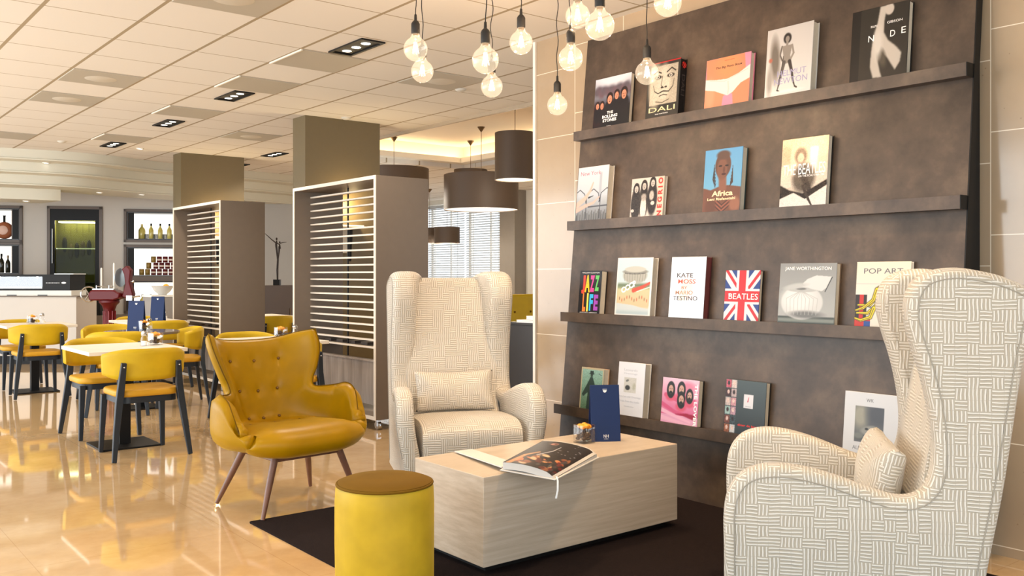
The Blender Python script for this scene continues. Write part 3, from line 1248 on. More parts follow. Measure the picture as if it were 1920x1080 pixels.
# ================================================================== dividers
def divider(loc, label, group):
    t0 = thing('louvre_divider', label, 'room divider', loc, 0, group)
    L_, D_, Z0, Z1 = 1.56, .52, .085, 2.13       # runs along +y, depth along +x
    g = G()
    g.box(.0, 0, Z0, D_, .028, Z1)
    g.build('end_panel', M['taupe'], t0, bevel=.002)
    g = G()
    g.box(.0, L_ - .028, Z0, D_, L_, Z1)
    g.build('end_panel', M['taupe'], t0, bevel=.002)
    g = G()
    g.box(0, .028, Z1 - .03, D_, L_ - .028, Z1)
    g.build('top_panel', M['taupe'], t0)
    g = G()
    g.box(0, .028, Z0, D_, L_ - .028, Z0 + .03)
    g.build('bottom_panel', M['taupe'], t0)
    g = G()      # pale edging of the open face
    for q in ((-.006, 0, Z0, 0, .03, Z1), (-.006, L_ - .03, Z0, 0, L_, Z1), (-.006, .03, Z1 - .03, 0, L_ - .03, Z1), (-.006, .03, Z0, 0, L_ - .03, Z0 + .03)):
        g.box(*q)
    g.build('edging', M['slat'], t0, smooth=False)
    g = G()
    z = .655
    while z < 2.06:
        g.box(.165, .028, z, .205, L_ - .028, z + .014)
        z += .066
    g.build('slats', M['slat'], t0, smooth=False)
    g = G()
    g.box(.18, .028, .16, .20, L_ - .028, .54)
    g.box(.16, .028, .54, .22, L_ - .028, .555)
    g.build('lower_panel', M['oak_grey'], t0)
    g = G()
    g.tube([(.225, L_ * .57, .54), (.225, L_ * .57, Z1 - .03)], .008)
    g.build('rod', M['black'], t0)
    g = G()
    for k in range(9):
        zz = .60 + .0
    for k in range(6):
        g.box(.24, .10 + k * .23, .555 + .11, .40, .22 + k * .23, .555 + .14)
    g.box(.235, .03, .655, .50, L_ - .03, .67)
    g.build('inner_shelf', plain('umber shelf', srgb(62, 50, 40), .5), t0, smooth=False)
    for x_ in (.05, D_ - .05):
        for y_ in (.05, L_ - .05):
            g = G()
            g.X = Matrix.Translation((x_, y_, .035)) @ Matrix.Rotation(R(90), 4, 'Y')
            g.lathe([(.034, -.016), (.035, -.008), (.035, .008), (.034, .016)], 20)
            g.X = None
            g.box(x_ - .022, y_ - .012, .03, x_ + .022, y_ + .012, Z0 - .004)
            g.lathe([(.026, Z0 - .008), (.026, Z0)], 16, (x_, y_, 0))
            g.build('caster', M['chrome'], t0)
    return t0


d1 = divider((3.90, 6.65, 0), 'taupe louvred room divider on casters directly behind the mustard lounge chair', 'louvred dividers')
dup(d1, (3.87, 9.98, 0), 0, 'taupe louvred room divider farther back, in front of the rear column')

# ================================================================== rug, coffee table, pouf
g = G()
g.prism(rrect(2.155, 3.60, .01, 3, 3.0125, 2.80), 0, .008)
tag(g.build('rug', M['rug']), 'dark brown low pile rug under the coffee table and wing chairs', 'rug')

t0 = thing('coffee_table', 'long low washed oak box coffee table on the dark rug', 'coffee table', (2.995, 3.41, 0))
g = G()
g.box(-.625, -.27, .040, .625, .27, .43)
g.build('body', M['oak'], t0, bevel=.003)
g = G()
g.box(-.58, -.225, .008, .58, .225, .040)
g.build('plinth', M['black'], t0, smooth=False)

t0 = thing('pouf', 'round mustard velvet pouf with darker seat in front of the coffee table', 'pouf', (1.965, 3.28, 0))
n = 64
g = G()
prof = [(.196, .008), (.202, .03), (.204, .2), (.204, .37), (.201, .425), (.193, .440)]
g.lathe(prof, n)
for i, p in enumerate(g.v):
    a = math.atan2(p[1], p[0])
    k_ = 1 + .004 * math.sin(9 * a + 3 * math.sin(p[2] * 6)) + .003 * math.sin(23 * a)
    g.v[i] = (p[0] * k_, p[1] * k_, p[2])
g.build('body', velvet('pouf velvet', srgb(186, 156, 38), .5, .3, 7), t0)
g = G()
g.lathe([(.194, .436), (.193, .448), (.17, .457), (.10, .461), (0, .462)], n)
g.build('seat', M['velvet_top'], t0)
g = G()
g.tube([(.196 * math.cos(2 * PI * i / 72), .196 * math.sin(2 * PI * i / 72), .441) for i in range(72)], .0055, 8, closed=True)
g.build('piping', M['velvet_top'], t0)


# ================================================================== cream wing chairs
def smooth_outline(pts, n=6):
    return [tuple(p) for p in crspline(pts, n)]


side = [(.0, .20), (.0, .34), (.0, .48), (.022, .565), (.075, .622), (.16, .645), (.26, .638), (.37, .61), (.49, .567), (.575, .547), (.635, .562), (.672, .62), (.682, .72), (.67, .84), (.645, .96), (.612, 1.07), (.594, 1.16),
        (.605, 1.24), (.65, 1.295), (.74, 1.318), (.84, 1.305), (.92, 1.28), (.985, 1.235), (.985, 1.15), (.955, .99), (.90, .62), (.845, .32), (.81, .06)]
SO = [(.02, .06)] + smooth_outline(side, 5)


def inset(poly, d):
    P = np.array(poly)
    T = np.roll(P, -1, 0) - np.roll(P, 1, 0)
    N = np.stack([-T[:, 1], T[:, 0]], 1)
    N /= np.linalg.norm(N, axis=1, keepdims=True) + 1e-9
    ar = sum(P[i][0] * P[(i + 1) % len(P)][1] - P[(i + 1) % len(P)][0] * P[i][1] for i in range(len(P)))
    return P + N * (d if ar > 0 else -d)


def flare(s_, z_):
    """arms bulge outwards towards the front, the wings stay straight"""
    k_ = max(0.0, min(1.0, (.62 - s_) / .5))
    k_ = k_ * k_ * (3 - 2 * k_)
    h_ = max(0.0, min(1.0, (z_ - .10) / .40))
    return .055 * k_ * (h_ * h_ * (3 - 2 * h_))


def rolled_side(x0, x1, r=.034, k=5, edge=.012):
    """upholstered side: flat outer face, generously rolled rim; x1 is the outer face"""
    g = G()
    rings = []
    sg = 1 if x1 > x0 else -1
    for i in range(k + 1):      # outer rim
        a = PI / 2 * i / k
        rings.append((inset(SO, r * (1 - math.sin(a))), x1 - sg * r * (1 - math.cos(a))))
    for i in range(k + 1):      # inner rim
        a = PI / 2 * i / k
        rings.append((inset(SO, r * (1 - math.cos(a))), x0 + sg * r * (1 - math.sin(a))))
    n = len(SO)
    vs = []
    for P, x_ in rings:
        inner = (x_ - x1) * -sg / abs(x1 - x0)
        vs += [(x_ + sg * flare(p[0], p[1]) - sg * inner * .115 * max(0, min(1, (p[1] - .46) / .62)) * max(0, min(1, (p[0] - .50) / .33)), p[0] - .45, p[1]) for p in P]
    fs = []
    for q in range(len(rings) - 1):
        for i in range(n):
            j = (i + 1) % n
            f = (q * n + i, q * n + j, (q + 1) * n + j, (q + 1) * n + i)
            fs.append(f if sg > 0 else f[::-1])
    a_, b_ = tuple(range(n)), tuple((len(rings) - 1) * n + i for i in range(n))
    fs += [a_[::-1], b_] if sg > 0 else [a_, b_[::-1]]
    g.add(vs, fs)
    # outward normals whatever the outline's sense
    ar = sum(SO[i][0] * SO[(i + 1) % n][1] - SO[(i + 1) % n][0] * SO[i][1] for i in range(n))
    if ar < 0:
        g.f = [f[::-1] for f in g.f]
    g.f = [f[::-1] for f in g.f]
    return g


def wing_chair(label, loc, rz):
    t0 = thing('wing_chair', label, 'armchair', loc, rz, 'cream patterned wing chairs')
    for x0, x1 in ((.285, .385), (-.285, -.385)):
        rolled_side(x0, x1).build('side_panel', M['jacquard'], t0, angle=60)
        g = G()
        P = inset(SO, .036)
        sx_ = .0015 if x1 > 0 else -.0015
        g.tube([(x1 + sx_ + (1 if x1 > 0 else -1) * flare(p[0], p[1]), p[0] - .45, p[1]) for p in P[3:-1]], .0022, 6)
        g.build('piping', M['piping'], t0)
    # back: front face leans back, rounded top
    bp = [(.56, .40), (.635, .50), (.672, .66), (.705, .86), (.74, 1.06), (.775, 1.225), (.80, 1.262), (.835, 1.275), (.88, 1.272), (.925, 1.25), (.945, 1.20), (.925, 1.0), (.87, .62), (.82, .32), (.785, .07), (.70, .07), (.66, .30)]
    g = G()
    P = crspline([(a - .45, b) for a, b in bp[:11]], 4)
    prof = [tuple(p) for p in P] + [(a - .45, b) for a, b in bp[11:]]
    g.prism(prof, -.292, .292, 'x')
    g.build('backrest', M['jacquard'], t0, angle=50, bevel=.006)
    # seat: crowned cushion running down into the front apron
    nu, nv = 26, 15
    path = crspline([(-.425, .07), (-.435, .20), (-.44, .33), (-.425, .395), (-.37, .430), (-.28, .444), (-.10, .440), (.06, .430), (.22, .415)], 4)
    Pg = []
    for j in range(nv):
        x_ = -.292 + .584 * j / (nv - 1)
        c_ = 1 - (abs(x_) / .292) ** 4
        row = []
        for (y_, z_) in path:
            row.append((x_, y_ - .008 * c_ * (z_ < .40), z_ + .016 * c_ * (z_ > .3)))
        Pg.append(row)
    g = G()
    g.grid([[Pg[j][i] for j in range(nv)] for i in range(len(path))])
    m_ = len(path)
    # close underneath
    b0_ = len(g.v)
    g.add([(-.292, -.425, .07), (.292, -.425, .07), (.292, .22, .07), (-.292, .22, .07)], [(0, 3, 2, 1)])
    g.add([Pg[0][i] for i in range(m_)] + [(-.292, .22, .07)], [tuple(range(m_ + 1))])
    g.add([Pg[-1][i] for i in range(m_)] + [(.292, .22, .07)], [tuple(range(m_ + 1))[::-1]])
    g.add([Pg[j][-1] for j in range(nv)] + [(.292, .22, .07), (-.292, .22, .07)], [tuple(range(nv + 2))[::-1]])
    g.build('seat', M['jacquard'], t0, angle=60)
    for x_, y_ in ((-.32, -.38), (.32, -.38), (-.32, .30), (.32, .30)):
        g = G()
        g.lathe([(.016, .004), (.022, .062)], 14, (x_, y_, 0))
        g.build('leg', M['black'], t0)
    return t0


F1 = (-.412, -.911)
wc1 = wing_chair('cream maze-patterned wing chair facing the camera behind the coffee table', (3.29, 4.61, .004), face(*F1))
F2 = (-.605, .795)
wc2 = dup(wc1, (3.157, 1.90, .006), face(*F2), 'cream maze-patterned wing chair seen from its side in the right foreground')


def pillow(label, w_, h_, th):
    nu, nv = 25, 41
    P = np.zeros((nu, nv, 3))
    for i in range(nu):
        for j in range(nv):
            u, v_ = 2 * i / (nu - 1) - 1, 2 * j / (nv - 1) - 1
            pin = 1 - .06 * (1 - abs(u)) * (v_ * v_) - 0
            pinv = 1 - .07 * (1 - abs(v_)) * (u * u)
            P[i, j] = (v_ * w_ / 2 * pin, .004 * math.sin(5 * v_ + 3 * u), u * h_ / 2 * pinv)
    g, F, N, sp = slab(P, th, h_ * .55)
    g.f = [f[::-1] for f in g.f]
    o = g.build('lumbar_pillow', M['jacquard'], None, angle=70)
    return tag(o, label, 'pillow', 'patterned lumbar pillows')


def on_chair(chair_loc, F_, local, tilt, o, spin=0):
    a = face(*F_)
    m_ = Matrix.Translation(chair_loc) @ Matrix.Rotation(a, 4, 'Z') @ Matrix.Translation(local) @ Matrix.Rotation(spin, 4, 'Z') @ Matrix.Rotation(tilt, 4, 'X')
    o.matrix_world = m_
    o.location = m_.to_translation()
    o.rotation_euler = m_.to_euler()


p1 = pillow('patterned lumbar pillow on the wing chair that faces the camera', .50, .25, .13)
on_chair((3.29, 4.61, 0), F1, (-.01, .085, .575), R(-16), p1)
p2 = p1.copy()
COL.objects.link(p2)
p2['label'] = 'patterned lumbar pillow in the foreground wing chair, mostly hidden by its side'
on_chair((3.157, 1.90, 0), F2, (.0, .108, .568), R(-15), p2)


# ================================================================== mustard lounge chair
def lounge_chair(label, loc, rz):
    t0 = thing('lounge_chair', label, 'armchair', loc, rz)
    rows = [   # centre (y, z); then (x, y, z) for three columns out to the edge
        [(-.36, .335), (.17, -.355, .335), (.27, -.32, .345), (.32, -.26, .38)],
        [(-.415, .385), (.20, -.40, .388), (.31, -.35, .40), (.365, -.29, .435)],
        [(-.36, .432), (.22, -.35, .432), (.345, -.31, .415), (.385, -.25, .52)],
        [(-.20, .430), (.22, -.20, .430), (.372, -.20, .41), (.40, -.20, .62)],
        [(-.03, .415), (.21, -.04, .418), (.372, -.08, .415), (.40, -.12, .655)],
        [(.10, .408), (.19, .08, .42), (.335, .02, .445), (.365, -.04, .64)],
        [(.175, .465), (.15, .155, .49), (.225, .095, .56), (.275, .025, .635)],
        [(.215, .57), (.155, .195, .59), (.225, .13, .64), (.272, .045, .68)],
        [(.25, .70), (.175, .23, .71), (.25, .16, .735), (.305, .05, .755)],
        [(.29, .83), (.195, .272, .84), (.28, .195, .855), (.34, .08, .868)],
        [(.315, .905), (.20, .30, .918), (.285, .235, .945), (.345, .135, .965)],
    ]
    ctrl = []
    for c0, A, B, E_ in rows:
        half = [A, B, E_]
        ctrl.append([(-x, y, z) for x, y, z in half[::-1]] + [(-A[0] * .5, c0[0] * .8 + A[1] * .2, c0[1] * .85 + A[2] * .15), (0, c0[0], c0[1]), (A[0] * .5, c0[0] * .8 + A[1] * .2, c0[1] * .85 + A[2] * .15)] + half)
    C_ = np.array(ctrl)
    C_[..., 1] += .075
    C_[..., 0] -= .03
    C_ = crspline(C_, 7)
    C_ = np.transpose(crspline(np.transpose(C_, (1, 0, 2)), 7), (1, 0, 2))
    nr, nc = C_.shape[:2]
    T = np.ones((nr, nc)) * .062
    for i in range(nr):
        f = i / (nr - 1)
        T[i, :] = .085 if f < .45 else .085 - .027 * min(1, (f - .45) / .15)
    mid = (nc - 1) // 2
    bt = []
    for fr, cols in ((8.6 / 10, (-12, 0, 12)), (7.3 / 10, (-11, 0, 11)), (5.75 / 10, (-9, 0, 9)), (4.3 / 10, (-11, 0, 11))):
        for c_ in cols:
            bt.append((int(fr * (nr - 1)), mid + c_))
    g, F, N, sp = slab(C_, T, .055, bt, .030, .013)
    # which way do the normals point? make the sitting side the front
    if N[nr // 3, mid][2] < 0:
        g2, F, N, sp = slab(C_[:, ::-1], T[:, ::-1], .055, [(i, nc - 1 - j) for i, j in bt], .030, .013)
        g = g2
    g.f = [f[::-1] for f in g.f] if False else g.f
    g.build('shell', M['velvet'], t0, angle=0)
    for p0, n0 in sp:
        g = G()
        q = Vector(p0) - Vector(n0) * .010
        g.ball((q.x, q.y, q.z), .0095, 12)
        g.build('button', plain('bronze button', srgb(120, 84, 30), .35, .2), t0)
    g = G()    # piping around the rim
    rim = [tuple(C_[i, 0]) for i in range(nr)] + [tuple(C_[-1, j]) for j in range(1, nc)] + [tuple(C_[i, -1]) for i in range(nr - 2, -1, -1)] + [tuple(C_[0, j]) for j in range(nc - 2, 0, -1)]
    g.tube(rim, .003, 6, closed=True)
    g.build('piping', M['velvet_top'], t0)
    # rounded belly closing the shell onto the frame
    g = G()
    g.X = Matrix.Translation((-.03, -.03, .352)) @ Matrix.Diagonal((1, .84, 1, 1))
    g.lathe([(0, -.035), (.22, -.032), (.30, -.015), (.345, .02), (.355, .06), (.30, .07)], 40)
    g.build('underside', M['velvet'], t0)
    for sx_ in (-1, 1):
        for y0, y1 in ((-.20, -.26), (.12, .25)):
            g = G()
            g.tube([(sx_ * .19, y0, .345), (sx_ * .25, (y0 + y1) / 2, .17), (sx_ * .305, y1, .004)], [.021, .018, .011], 14)
            g.build('leg', M['walnut'], t0)
    g = G()
    for y_ in (-.205, .125):
        g.box(-.20, y_ - .012, .285, .20, y_ + .012, .335)
    for x_ in (-.20, .18):
        g.box(x_, -.20, .285, x_ + .022, .12, .335)
    g.build('frame', M['walnut'], t0, bevel=.004)
    return t0


lounge_chair('mustard velvet button-back lounge chair with splayed wooden legs at the rug corner', (2.275, 4.86, .006), face(.10, -.99))


# ================================================================== dining chairs and tables
def dining_chair(label, loc, rz):
    t0 = thing('dining_chair', label, 'chair', loc, rz, 'mustard dining chairs with slate legs')
    nu, nv = 13, 33
    P = np.zeros((nu, nv, 3))
    for i in range(nu):
        for j in range(nv):
            u = i / (nu - 1)
            th = R(-82 + 164 * j / (nv - 1))
            e = abs(math.sin(th)) ** 5
            z = .553 + .225 * u - .042 * e * u + .034 * e * (1 - u)
            k_ = 1 + .03 * u
            P[i, j] = (.272 * math.sin(th) * k_, -.01 + .225 * math.cos(th) * k_, z)
    g, F, N, sp = slab(P, .046, .026)
    g.build('backrest', M['velvet_chair'], t0, angle=70)
    g = G()
    g.prism(rrect(.455, .445, .11, 8, 0, -.01), .440, .488)
    g.build('seat', M['seat_leather'], t0, bevel=.017, seg=4)
    g = G()
    g.prism(rrect(.41, .40, .08, 6, 0, -.01), .395, .442)
    g.build('seat_frame', M['dark_wood'], t0)
    for sx_ in (-1, 1):
        g = G()
        g.tube([(sx_ * .262, .262, .004), (sx_ * .240, .232, .20), (sx_ * .212, .205, .42), (sx_ * .20, .205, .52), (sx_ * .188, .228, .685)], [.72, .95, 1.15, 1.1, .85], sq=(.021, .016))
        g.build('leg', M['dark_wood'], t0, bevel=.004)
        g = G()
        g.tube([(sx_ * .222, -.222, .004), (sx_ * .205, -.20, .43)], [.75, 1.15], sq=(.019, .019))
        g.build('leg', M['dark_wood'], t0, bevel=.004)
        g = G()
        g.ball((sx_ * .19, .245, .655), .0065, 8)
        g.build('stud', M['chrome'], t0)
    return t0


chairs = [((2.08, 6.88, 0), PI, 'mustard dining chair nearest the camera, back turned, at the front left table'),
          ((2.08, 7.89, 0), 0, 'mustard dining chair across the front left table, facing the camera'),
          ((2.20, 10.86, 0), PI, 'mustard dining chair with its back to the camera at the far left table'),
          ((2.22, 11.78, 0), 0, 'mustard dining chair behind the far left table in front of the bar counter'),
          ((3.145, 9.23, 0), face(-.98, .2), 'mustard dining chair on the right side of the round table, facing left'),
          ((3.32, 7.90, 0), 0, 'mustard dining chair behind the table hidden by the lounge chair, facing the camera'),
          ((3.20, 6.88, 0), PI, 'mustard dining chair between the lounge chair and the nearer divider'),
          ((2.53, 9.02, 0), face(.35, .93), 'mustard dining chair with its back to us at the near side of the round table'),
          ((2.73, 10.02, 0), face(.05, -1), 'mustard dining chair behind the round table, inner back visible'),
          ((3.50, 10.83, 0), PI, 'mustard dining chair at the near side of the rear table with the upright navy card'),
          ((3.54, 11.78, 0), 0, 'mustard dining chair at the far side of the rear table, mostly hidden'),
          ((5.00, 11.15, 0), PI, 'olive shaded dining chair in the gap between the two dividers')]
dc = None
for l_, a, lb in chairs:
    if dc is None:
        dc = dining_chair(lb, l_, a)
    else:
        dup(dc, l_, a, lb)


def dining_table(label, loc, rnd=False):
    t0 = thing('dining_table', label, 'table', loc, 0, None if rnd else 'pale square dining tables')
    g = G()
    if rnd:
        g.lathe([(0, .725), (.345, .725), (.35, .73), (.35, .745), (.345, .75), (0, .75)], 48)
    else:
        g.box(-.35, -.40, .722, .35, .40, .75)
    g.build('tabletop', plain('grey stone top', srgb(110, 98, 88), .12) if rnd else M['cream'], t0, bevel=0 if rnd else .003)
    g = G()
    g.box(-.04, -.04, .014, .04, .04, .722)
    g.build('post', M['black'], t0)
    g = G()
    e = .16 if rnd else .215
    g.box(-e, -e, 0, e, e, .014)
    g.build('base_plate', M['black'], t0, bevel=.003)
    return t0


tb = dining_table('pale square dining table, front left, salt shaker and flower glass on it', (2.08, 7.32, 0))
dup(tb, (2.26, 11.30, 0), 0, 'pale dining table at the far left edge in front of the bar counter')
dup(tb, (3.26, 7.32, 0), 0, 'pale dining table behind the mustard lounge chair')
dup(tb, (3.50, 11.30, 0), 0, 'pale dining table in the rear row below the grey bowl')
dup(tb, (5.10, 11.75, 0), 0, 'pale dining table in the gap between the dividers, before the sideboard')
dining_table('round grey-brown topped dining table in the middle of the dining chairs', (2.80, 9.25, 0), True)


# small things on the tables
def flower_glass(label, loc, s_=1.0):
    t0 = thing('flower_glass', label, 'glass', loc, 0, 'square glasses with bark and orange petals')
    g = G()
    o_, i_ = rrect(.085 * s_, .085 * s_, .012 * s_), rrect(.077 * s_, .077 * s_, .010 * s_)
    n_ = len(o_)
    hh = .088 * s_
    vs = [(p[0], p[1], 0) for p in o_] + [(p[0], p[1], hh) for p in o_] + [(p[0], p[1], hh) for p in i_] + [(p[0], p[1], .008 * s_) for p in i_]
    fs = [tuple(range(n_))[::-1]] + [(q * n_ + i, q * n_ + (i + 1) % n_, (q + 1) * n_ + (i + 1) % n_, (q + 1) * n_ + i) for q in range(3) for i in range(n_)] + [tuple(3 * n_ + i for i in range(n_))]
    g.add(vs, fs)
    g.build('glass', M['glass'], t0)
    rn_ = random.Random(5)
    g = G()
    for k in range(26):
        x_, y_, z_ = rn_.uniform(-.026, .026) * s_, rn_.uniform(-.026, .026) * s_, rn_.uniform(.018, .055) * s_
        g.ball((x_, y_, z_), .012 * s_, 7, (rn_.uniform(.6, 1.3), rn_.uniform(.6, 1.3), rn_.uniform(.6, 1)))
    o = g.build('bark_pieces', M['potpourri'], t0)
    o['kind'] = 'stuff'
    g = G()
    for k in range(7):
        a = 2 * PI * k / 7
        g.ball((.020 * s_ * math.cos(a), .020 * s_ * math.sin(a), (.078 + .004 * (k % 2)) * s_), .017 * s_, 9, (1, 1, .7))
    g.ball((0, 0, .088 * s_), .014 * s_, 9, (1, 1, .8))
    g.build('blossom', M['orange'], t0)
    return t0


def shaker(label, loc):
    t0 = thing('salt_shaker', label, 'shaker', loc, 0, 'glass salt shakers on the dining tables')
    g = G()
    g.lathe([(.026, 0), (.030, .008), (.027, .05), (.020, .075), (.019, .082)], 18)
    g.build('body', M['glass'], t0)
    g = G()
    g.lathe([(.021, .004), (.021, .038)], 14)
    g.build('salt', M['white_print'], t0)
    g = G()
    g.lathe([(.022, .08), (.024, .085), (.023, .105), (.014, .115), (0, .117)], 18)
    g.build('lid', M['chrome'], t0)
    return t0


TZ = .75
fg = flower_glass('square glass of bark and orange petals on the coffee table', (3.275, 3.47, .430), 1.05)
for l_, lb in (((2.33, 7.36, TZ), 'flower glass with orange petals on the front left dining table'), ((2.85, 9.36, TZ), 'flower glass with orange petals on the round table beside the navy card'),
               ((3.66, 11.45, TZ), 'flower glass with orange petals on the rear table below the bowl'), ((2.25, 11.38, TZ), 'flower glass on the far left dining table'), ((3.43, 7.47, TZ), 'flower glass peeking over the lounge chair back')):
    dup(fg, l_, .3, lb)
sh = shaker('glass salt shaker on the front left dining table', (2.22, 7.28, TZ))
for l_, lb in (((2.93, 9.44, TZ), 'glass salt shaker on the round table'), ((3.76, 11.50, TZ), 'glass salt shaker on the rear table below the bowl'), ((2.36, 11.42, TZ), 'glass salt shaker on the far left dining table'), ((3.52, 7.38, TZ), 'glass salt shaker peeking over the lounge chair back')):
    dup(sh, l_, 0, lb)


def tent_card(label, loc, rz, w_=.155, h_=.29):
    t0 = thing('tent_card', label, 'card', loc, rz, 'navy folded cards')
    g = G()
    t_ = .0022
    for s_ in (-1, 1):
        y0, y1 = s_ * .045, s_ * .004
        g.add([(-w_ / 2, y0, 0), (w_ / 2, y0, 0), (w_ / 2, y1, h_), (-w_ / 2, y1, h_), (-w_ / 2, y0 - s_ * t_ * 2, 0), (w_ / 2, y0 - s_ * t_ * 2, 0), (w_ / 2, y1 - s_ * t_ * 2, h_), (-w_ / 2, y1 - s_ * t_ * 2, h_)],
              [(0, 1, 2, 3), (5, 4, 7, 6), (1, 0, 4, 5), (2, 1, 5, 6), (3, 2, 6, 7), (0, 3, 7, 4)])
    g.build('card', M['navy'], t0, smooth=False)
    al = math.atan2(.041, h_)
    rot = (PI / 2 - al, 0, 0)
    text_mesh('lettering', 'NH', M['white_print'], t0, .026, .016, (0, -.0425, .028), rot)
    text_mesh('lettering', 'HOTELS', M['white_print'], t0, .022, .004, (0, -.0448, .014), rot)
    g = G()
    m_ = Matrix.Translation((0, -.0105, h_ - .030)) @ Matrix.Rotation(-al, 4, 'X')
    g.X = m_
    g.prism([(-.011, .004), (.011, .004), (.008, -.004), (.002, -.009), (-.002, -.009), (-.008, -.004)], -.0006, .0012, 'y')
    for q in (-.009, -.003, .003, .009):
        g.cbox((q, 0, .0085), (.004, .001, .003))
    g.build('emblem', M['white_print'], t0, smooth=False)
    return t0


cr = face(-.627, -.779)
tc0 = tent_card('navy folded card standing on the coffee table beside the flower glass', (3.40, 3.45, .430), cr + .12)
dup(tc0, (2.80, 9.42, TZ), cr, 'tall navy folded card standing on the round table')
dup(tc0, (3.55, 11.12, TZ), cr, 'navy folded card standing on the rear table below the grey bowl')

# ================================================================== bar counter, slicer, back counter
CR = -R(38.83)
t0 = thing('bar_counter', 'pale grey bar counter with dark plinth at the far left', 'counter', (3.412, 14.326, 0), CR)
g = G()
g.box(-3.4, 0, .12, 0, .65, .975)
g.build('front', M['wallgrey'], t0, bevel=.002)
g = G()
g.box(-3.4, .03, 0, -.03, .62, .12)
g.build('plinth', M['black'], t0, smooth=False)
g = G()
g.box(-3.42, -.015, .975, .015, .66, .992)
g.build('worktop', M['taupe'], t0, bevel=.002)
g = G()
g.box(-3.4, .12, .992, -.13, .60, 1.068)
dw = g.build('drawer_row', M['white'], t0, smooth=False)
for k in range(4):
    g = G()
    g.box(-.62 - k * .45, .112, .994, -.48 - k * .45, .12, 1.006)
    g.build('grip', M['graphite'], dw, smooth=False)
t0 = thing('display_counter', 'black chilled display case with lit glass front on the bar counter', 'display case', (3.412, 14.326, 1.068), CR)
g = G()
g.box(-3.4, .12, 0, -.15, .60, .03)
g.box(-.55, .12, .03, -.15, .60, .235)
g.box(-3.4, .12, .205, -.55, .60, .235)
g.box(-3.4, .56, .03, -.55, .60, .205)
g.build('case', M['black'], t0, smooth=False)
g = G()
g.box(-3.38, .125, .03, -.56, .131, .205)
g.build('pane', M['glass'], t0, smooth=False)
g = G()
g.box(-3.3, .20, .03, -.60, .54, .05)
g.build('tray', M['chrome'], t0, smooth=False)
g = G()
g.box(-3.3, .53, .05, -.58, .555, .20)
g.build('lit_back', emit('case glow', (.86, .92, 1), .55), t0, smooth=False)
g = G()
for k in range(6):
    g.ball((-.68 - k * .28, .22, .19), .014, 8)
g.build('lamp', emit('case lamp', (.9, .95, 1), 18), t0)
g = G()
x_ = -.50
for wd in (.012, .010, .014, .010, .012, .008, .012, .010, .006, .010):
    g.box(x_, .1185, .105, x_ + wd, .12, .117)
    x_ += wd + .010
g.X = Matrix.Translation((-.24, .1195, .112)) @ Matrix.Rotation(R(90), 4, 'X')
g.prism([(.035 * math.cos(2 * PI * i / 20), .014 * math.sin(2 * PI * i / 20)) for i in range(20)], 0, .001)
g.build('lettering', M['label_white'], t0, smooth=False)
g = G()
g.box(-.40, .16, .235, -.12, .56, .25)
g.build('top_glass', M['label_white'], t0, smooth=False)

t0 = thing('meat_slicer', 'old style red flywheel meat slicer on a red fluted pedestal', 'meat slicer', (3.758, 13.92, 0), CR)
red, ch = M['red'], M['chrome']
g = G()
g.lathe([(.24, 0), (.24, .03), (.16, .06), (.10, .12), (.085, .2), (.08, .80), (.10, .86), (.14, .90), (.14, .93)], 32)
g.build('pedestal', red, t0)
g = G()
for k in range(10):
    a = 2 * PI * k / 10
    g.tube([(.082 * math.cos(a), .082 * math.sin(a), .24), (.082 * math.cos(a), .082 * math.sin(a), .78)], .008, 6)
g.build('fluting', plain('ruby enamel', srgb(124, 14, 20), .25), t0)
g = G()
g.prism([(-.24, .93), (.10, .93), (.19, .96), (.20, 1.03), (.12, 1.08), (-.22, 1.08), (-.26, 1.02)], -.12, .10, 'y')
g.build('body', red, t0, bevel=.02, seg=3)
g = G()
g.X = Matrix.Translation((-.25, -.10, 1.02)) @ Matrix.Rotation(R(35), 4, 'Z') @ Matrix.Rotation(R(90), 4, 'X')
g.tube([(.105 * math.cos(2 * PI * i / 28), .105 * math.sin(2 * PI * i / 28), 0) for i in range(28)], .011, 8, closed=True)
for k in range(3):
    a = 2 * PI * k / 3
    g.tube([(0, 0, 0), (.10 * math.cos(a), .10 * math.sin(a), 0)], .009)
g.build('flywheel', ch, t0)
g = G()
g.box(-.20, -.10, 1.085, .10, .06, 1.10)
g.tube([(-.16, -.06, 1.13), (.08, -.06, 1.13)], .008)
g.tube([(-.16, -.06, 1.10), (-.16, -.06, 1.145)], .008)
g.tube([(.02, -.06, 1.10), (.02, -.06, 1.145)], .008)
g.build('carriage', ch, t0)
for x_, zt in ((-.115, 1.40), (.065, 1.47)):
    g = G()
    g.lathe([(.013, 1.10), (.013, zt - .02), (.008, zt)], 10, (x_, 0, 0))
    g.build('carriage_rod', M['white'], t0)
g = G()
g.X = Matrix.Translation((.17, -.02, 1.26)) @ Matrix.Rotation(R(78), 4, 'Z') @ Matrix.Rotation(R(90), 4, 'X')
g.lathe([(0, -.004), (.135, -.002), (.135, .002), (0, .004)], 32)
g.build('blade', plain('pale steel', srgb(170, 190, 205), .25, .6), t0)
g = G()
g.prism([(.20, .98), (.34, .95), (.36, 1.02), (.31, 1.20), (.33, 1.36), (.27, 1.43), (.20, 1.38), (.235, 1.30), (.25, 1.15)], -.06, .05, 'y')
g.build('guard', red, t0, bevel=.012, seg=3)
g = G()
g.ball((.35, -.03, 1.20), .022, 10)
g.tube([(.29, -.03, 1.20), (.35, -.03, 1.20)], .007)
g.tube([(.34, -.05, .98), (.46, -.05, .99)], .012)
g.box(.28, -.09, .93, .36, -.03, 1.0)
g.build('handle', ch, t0)

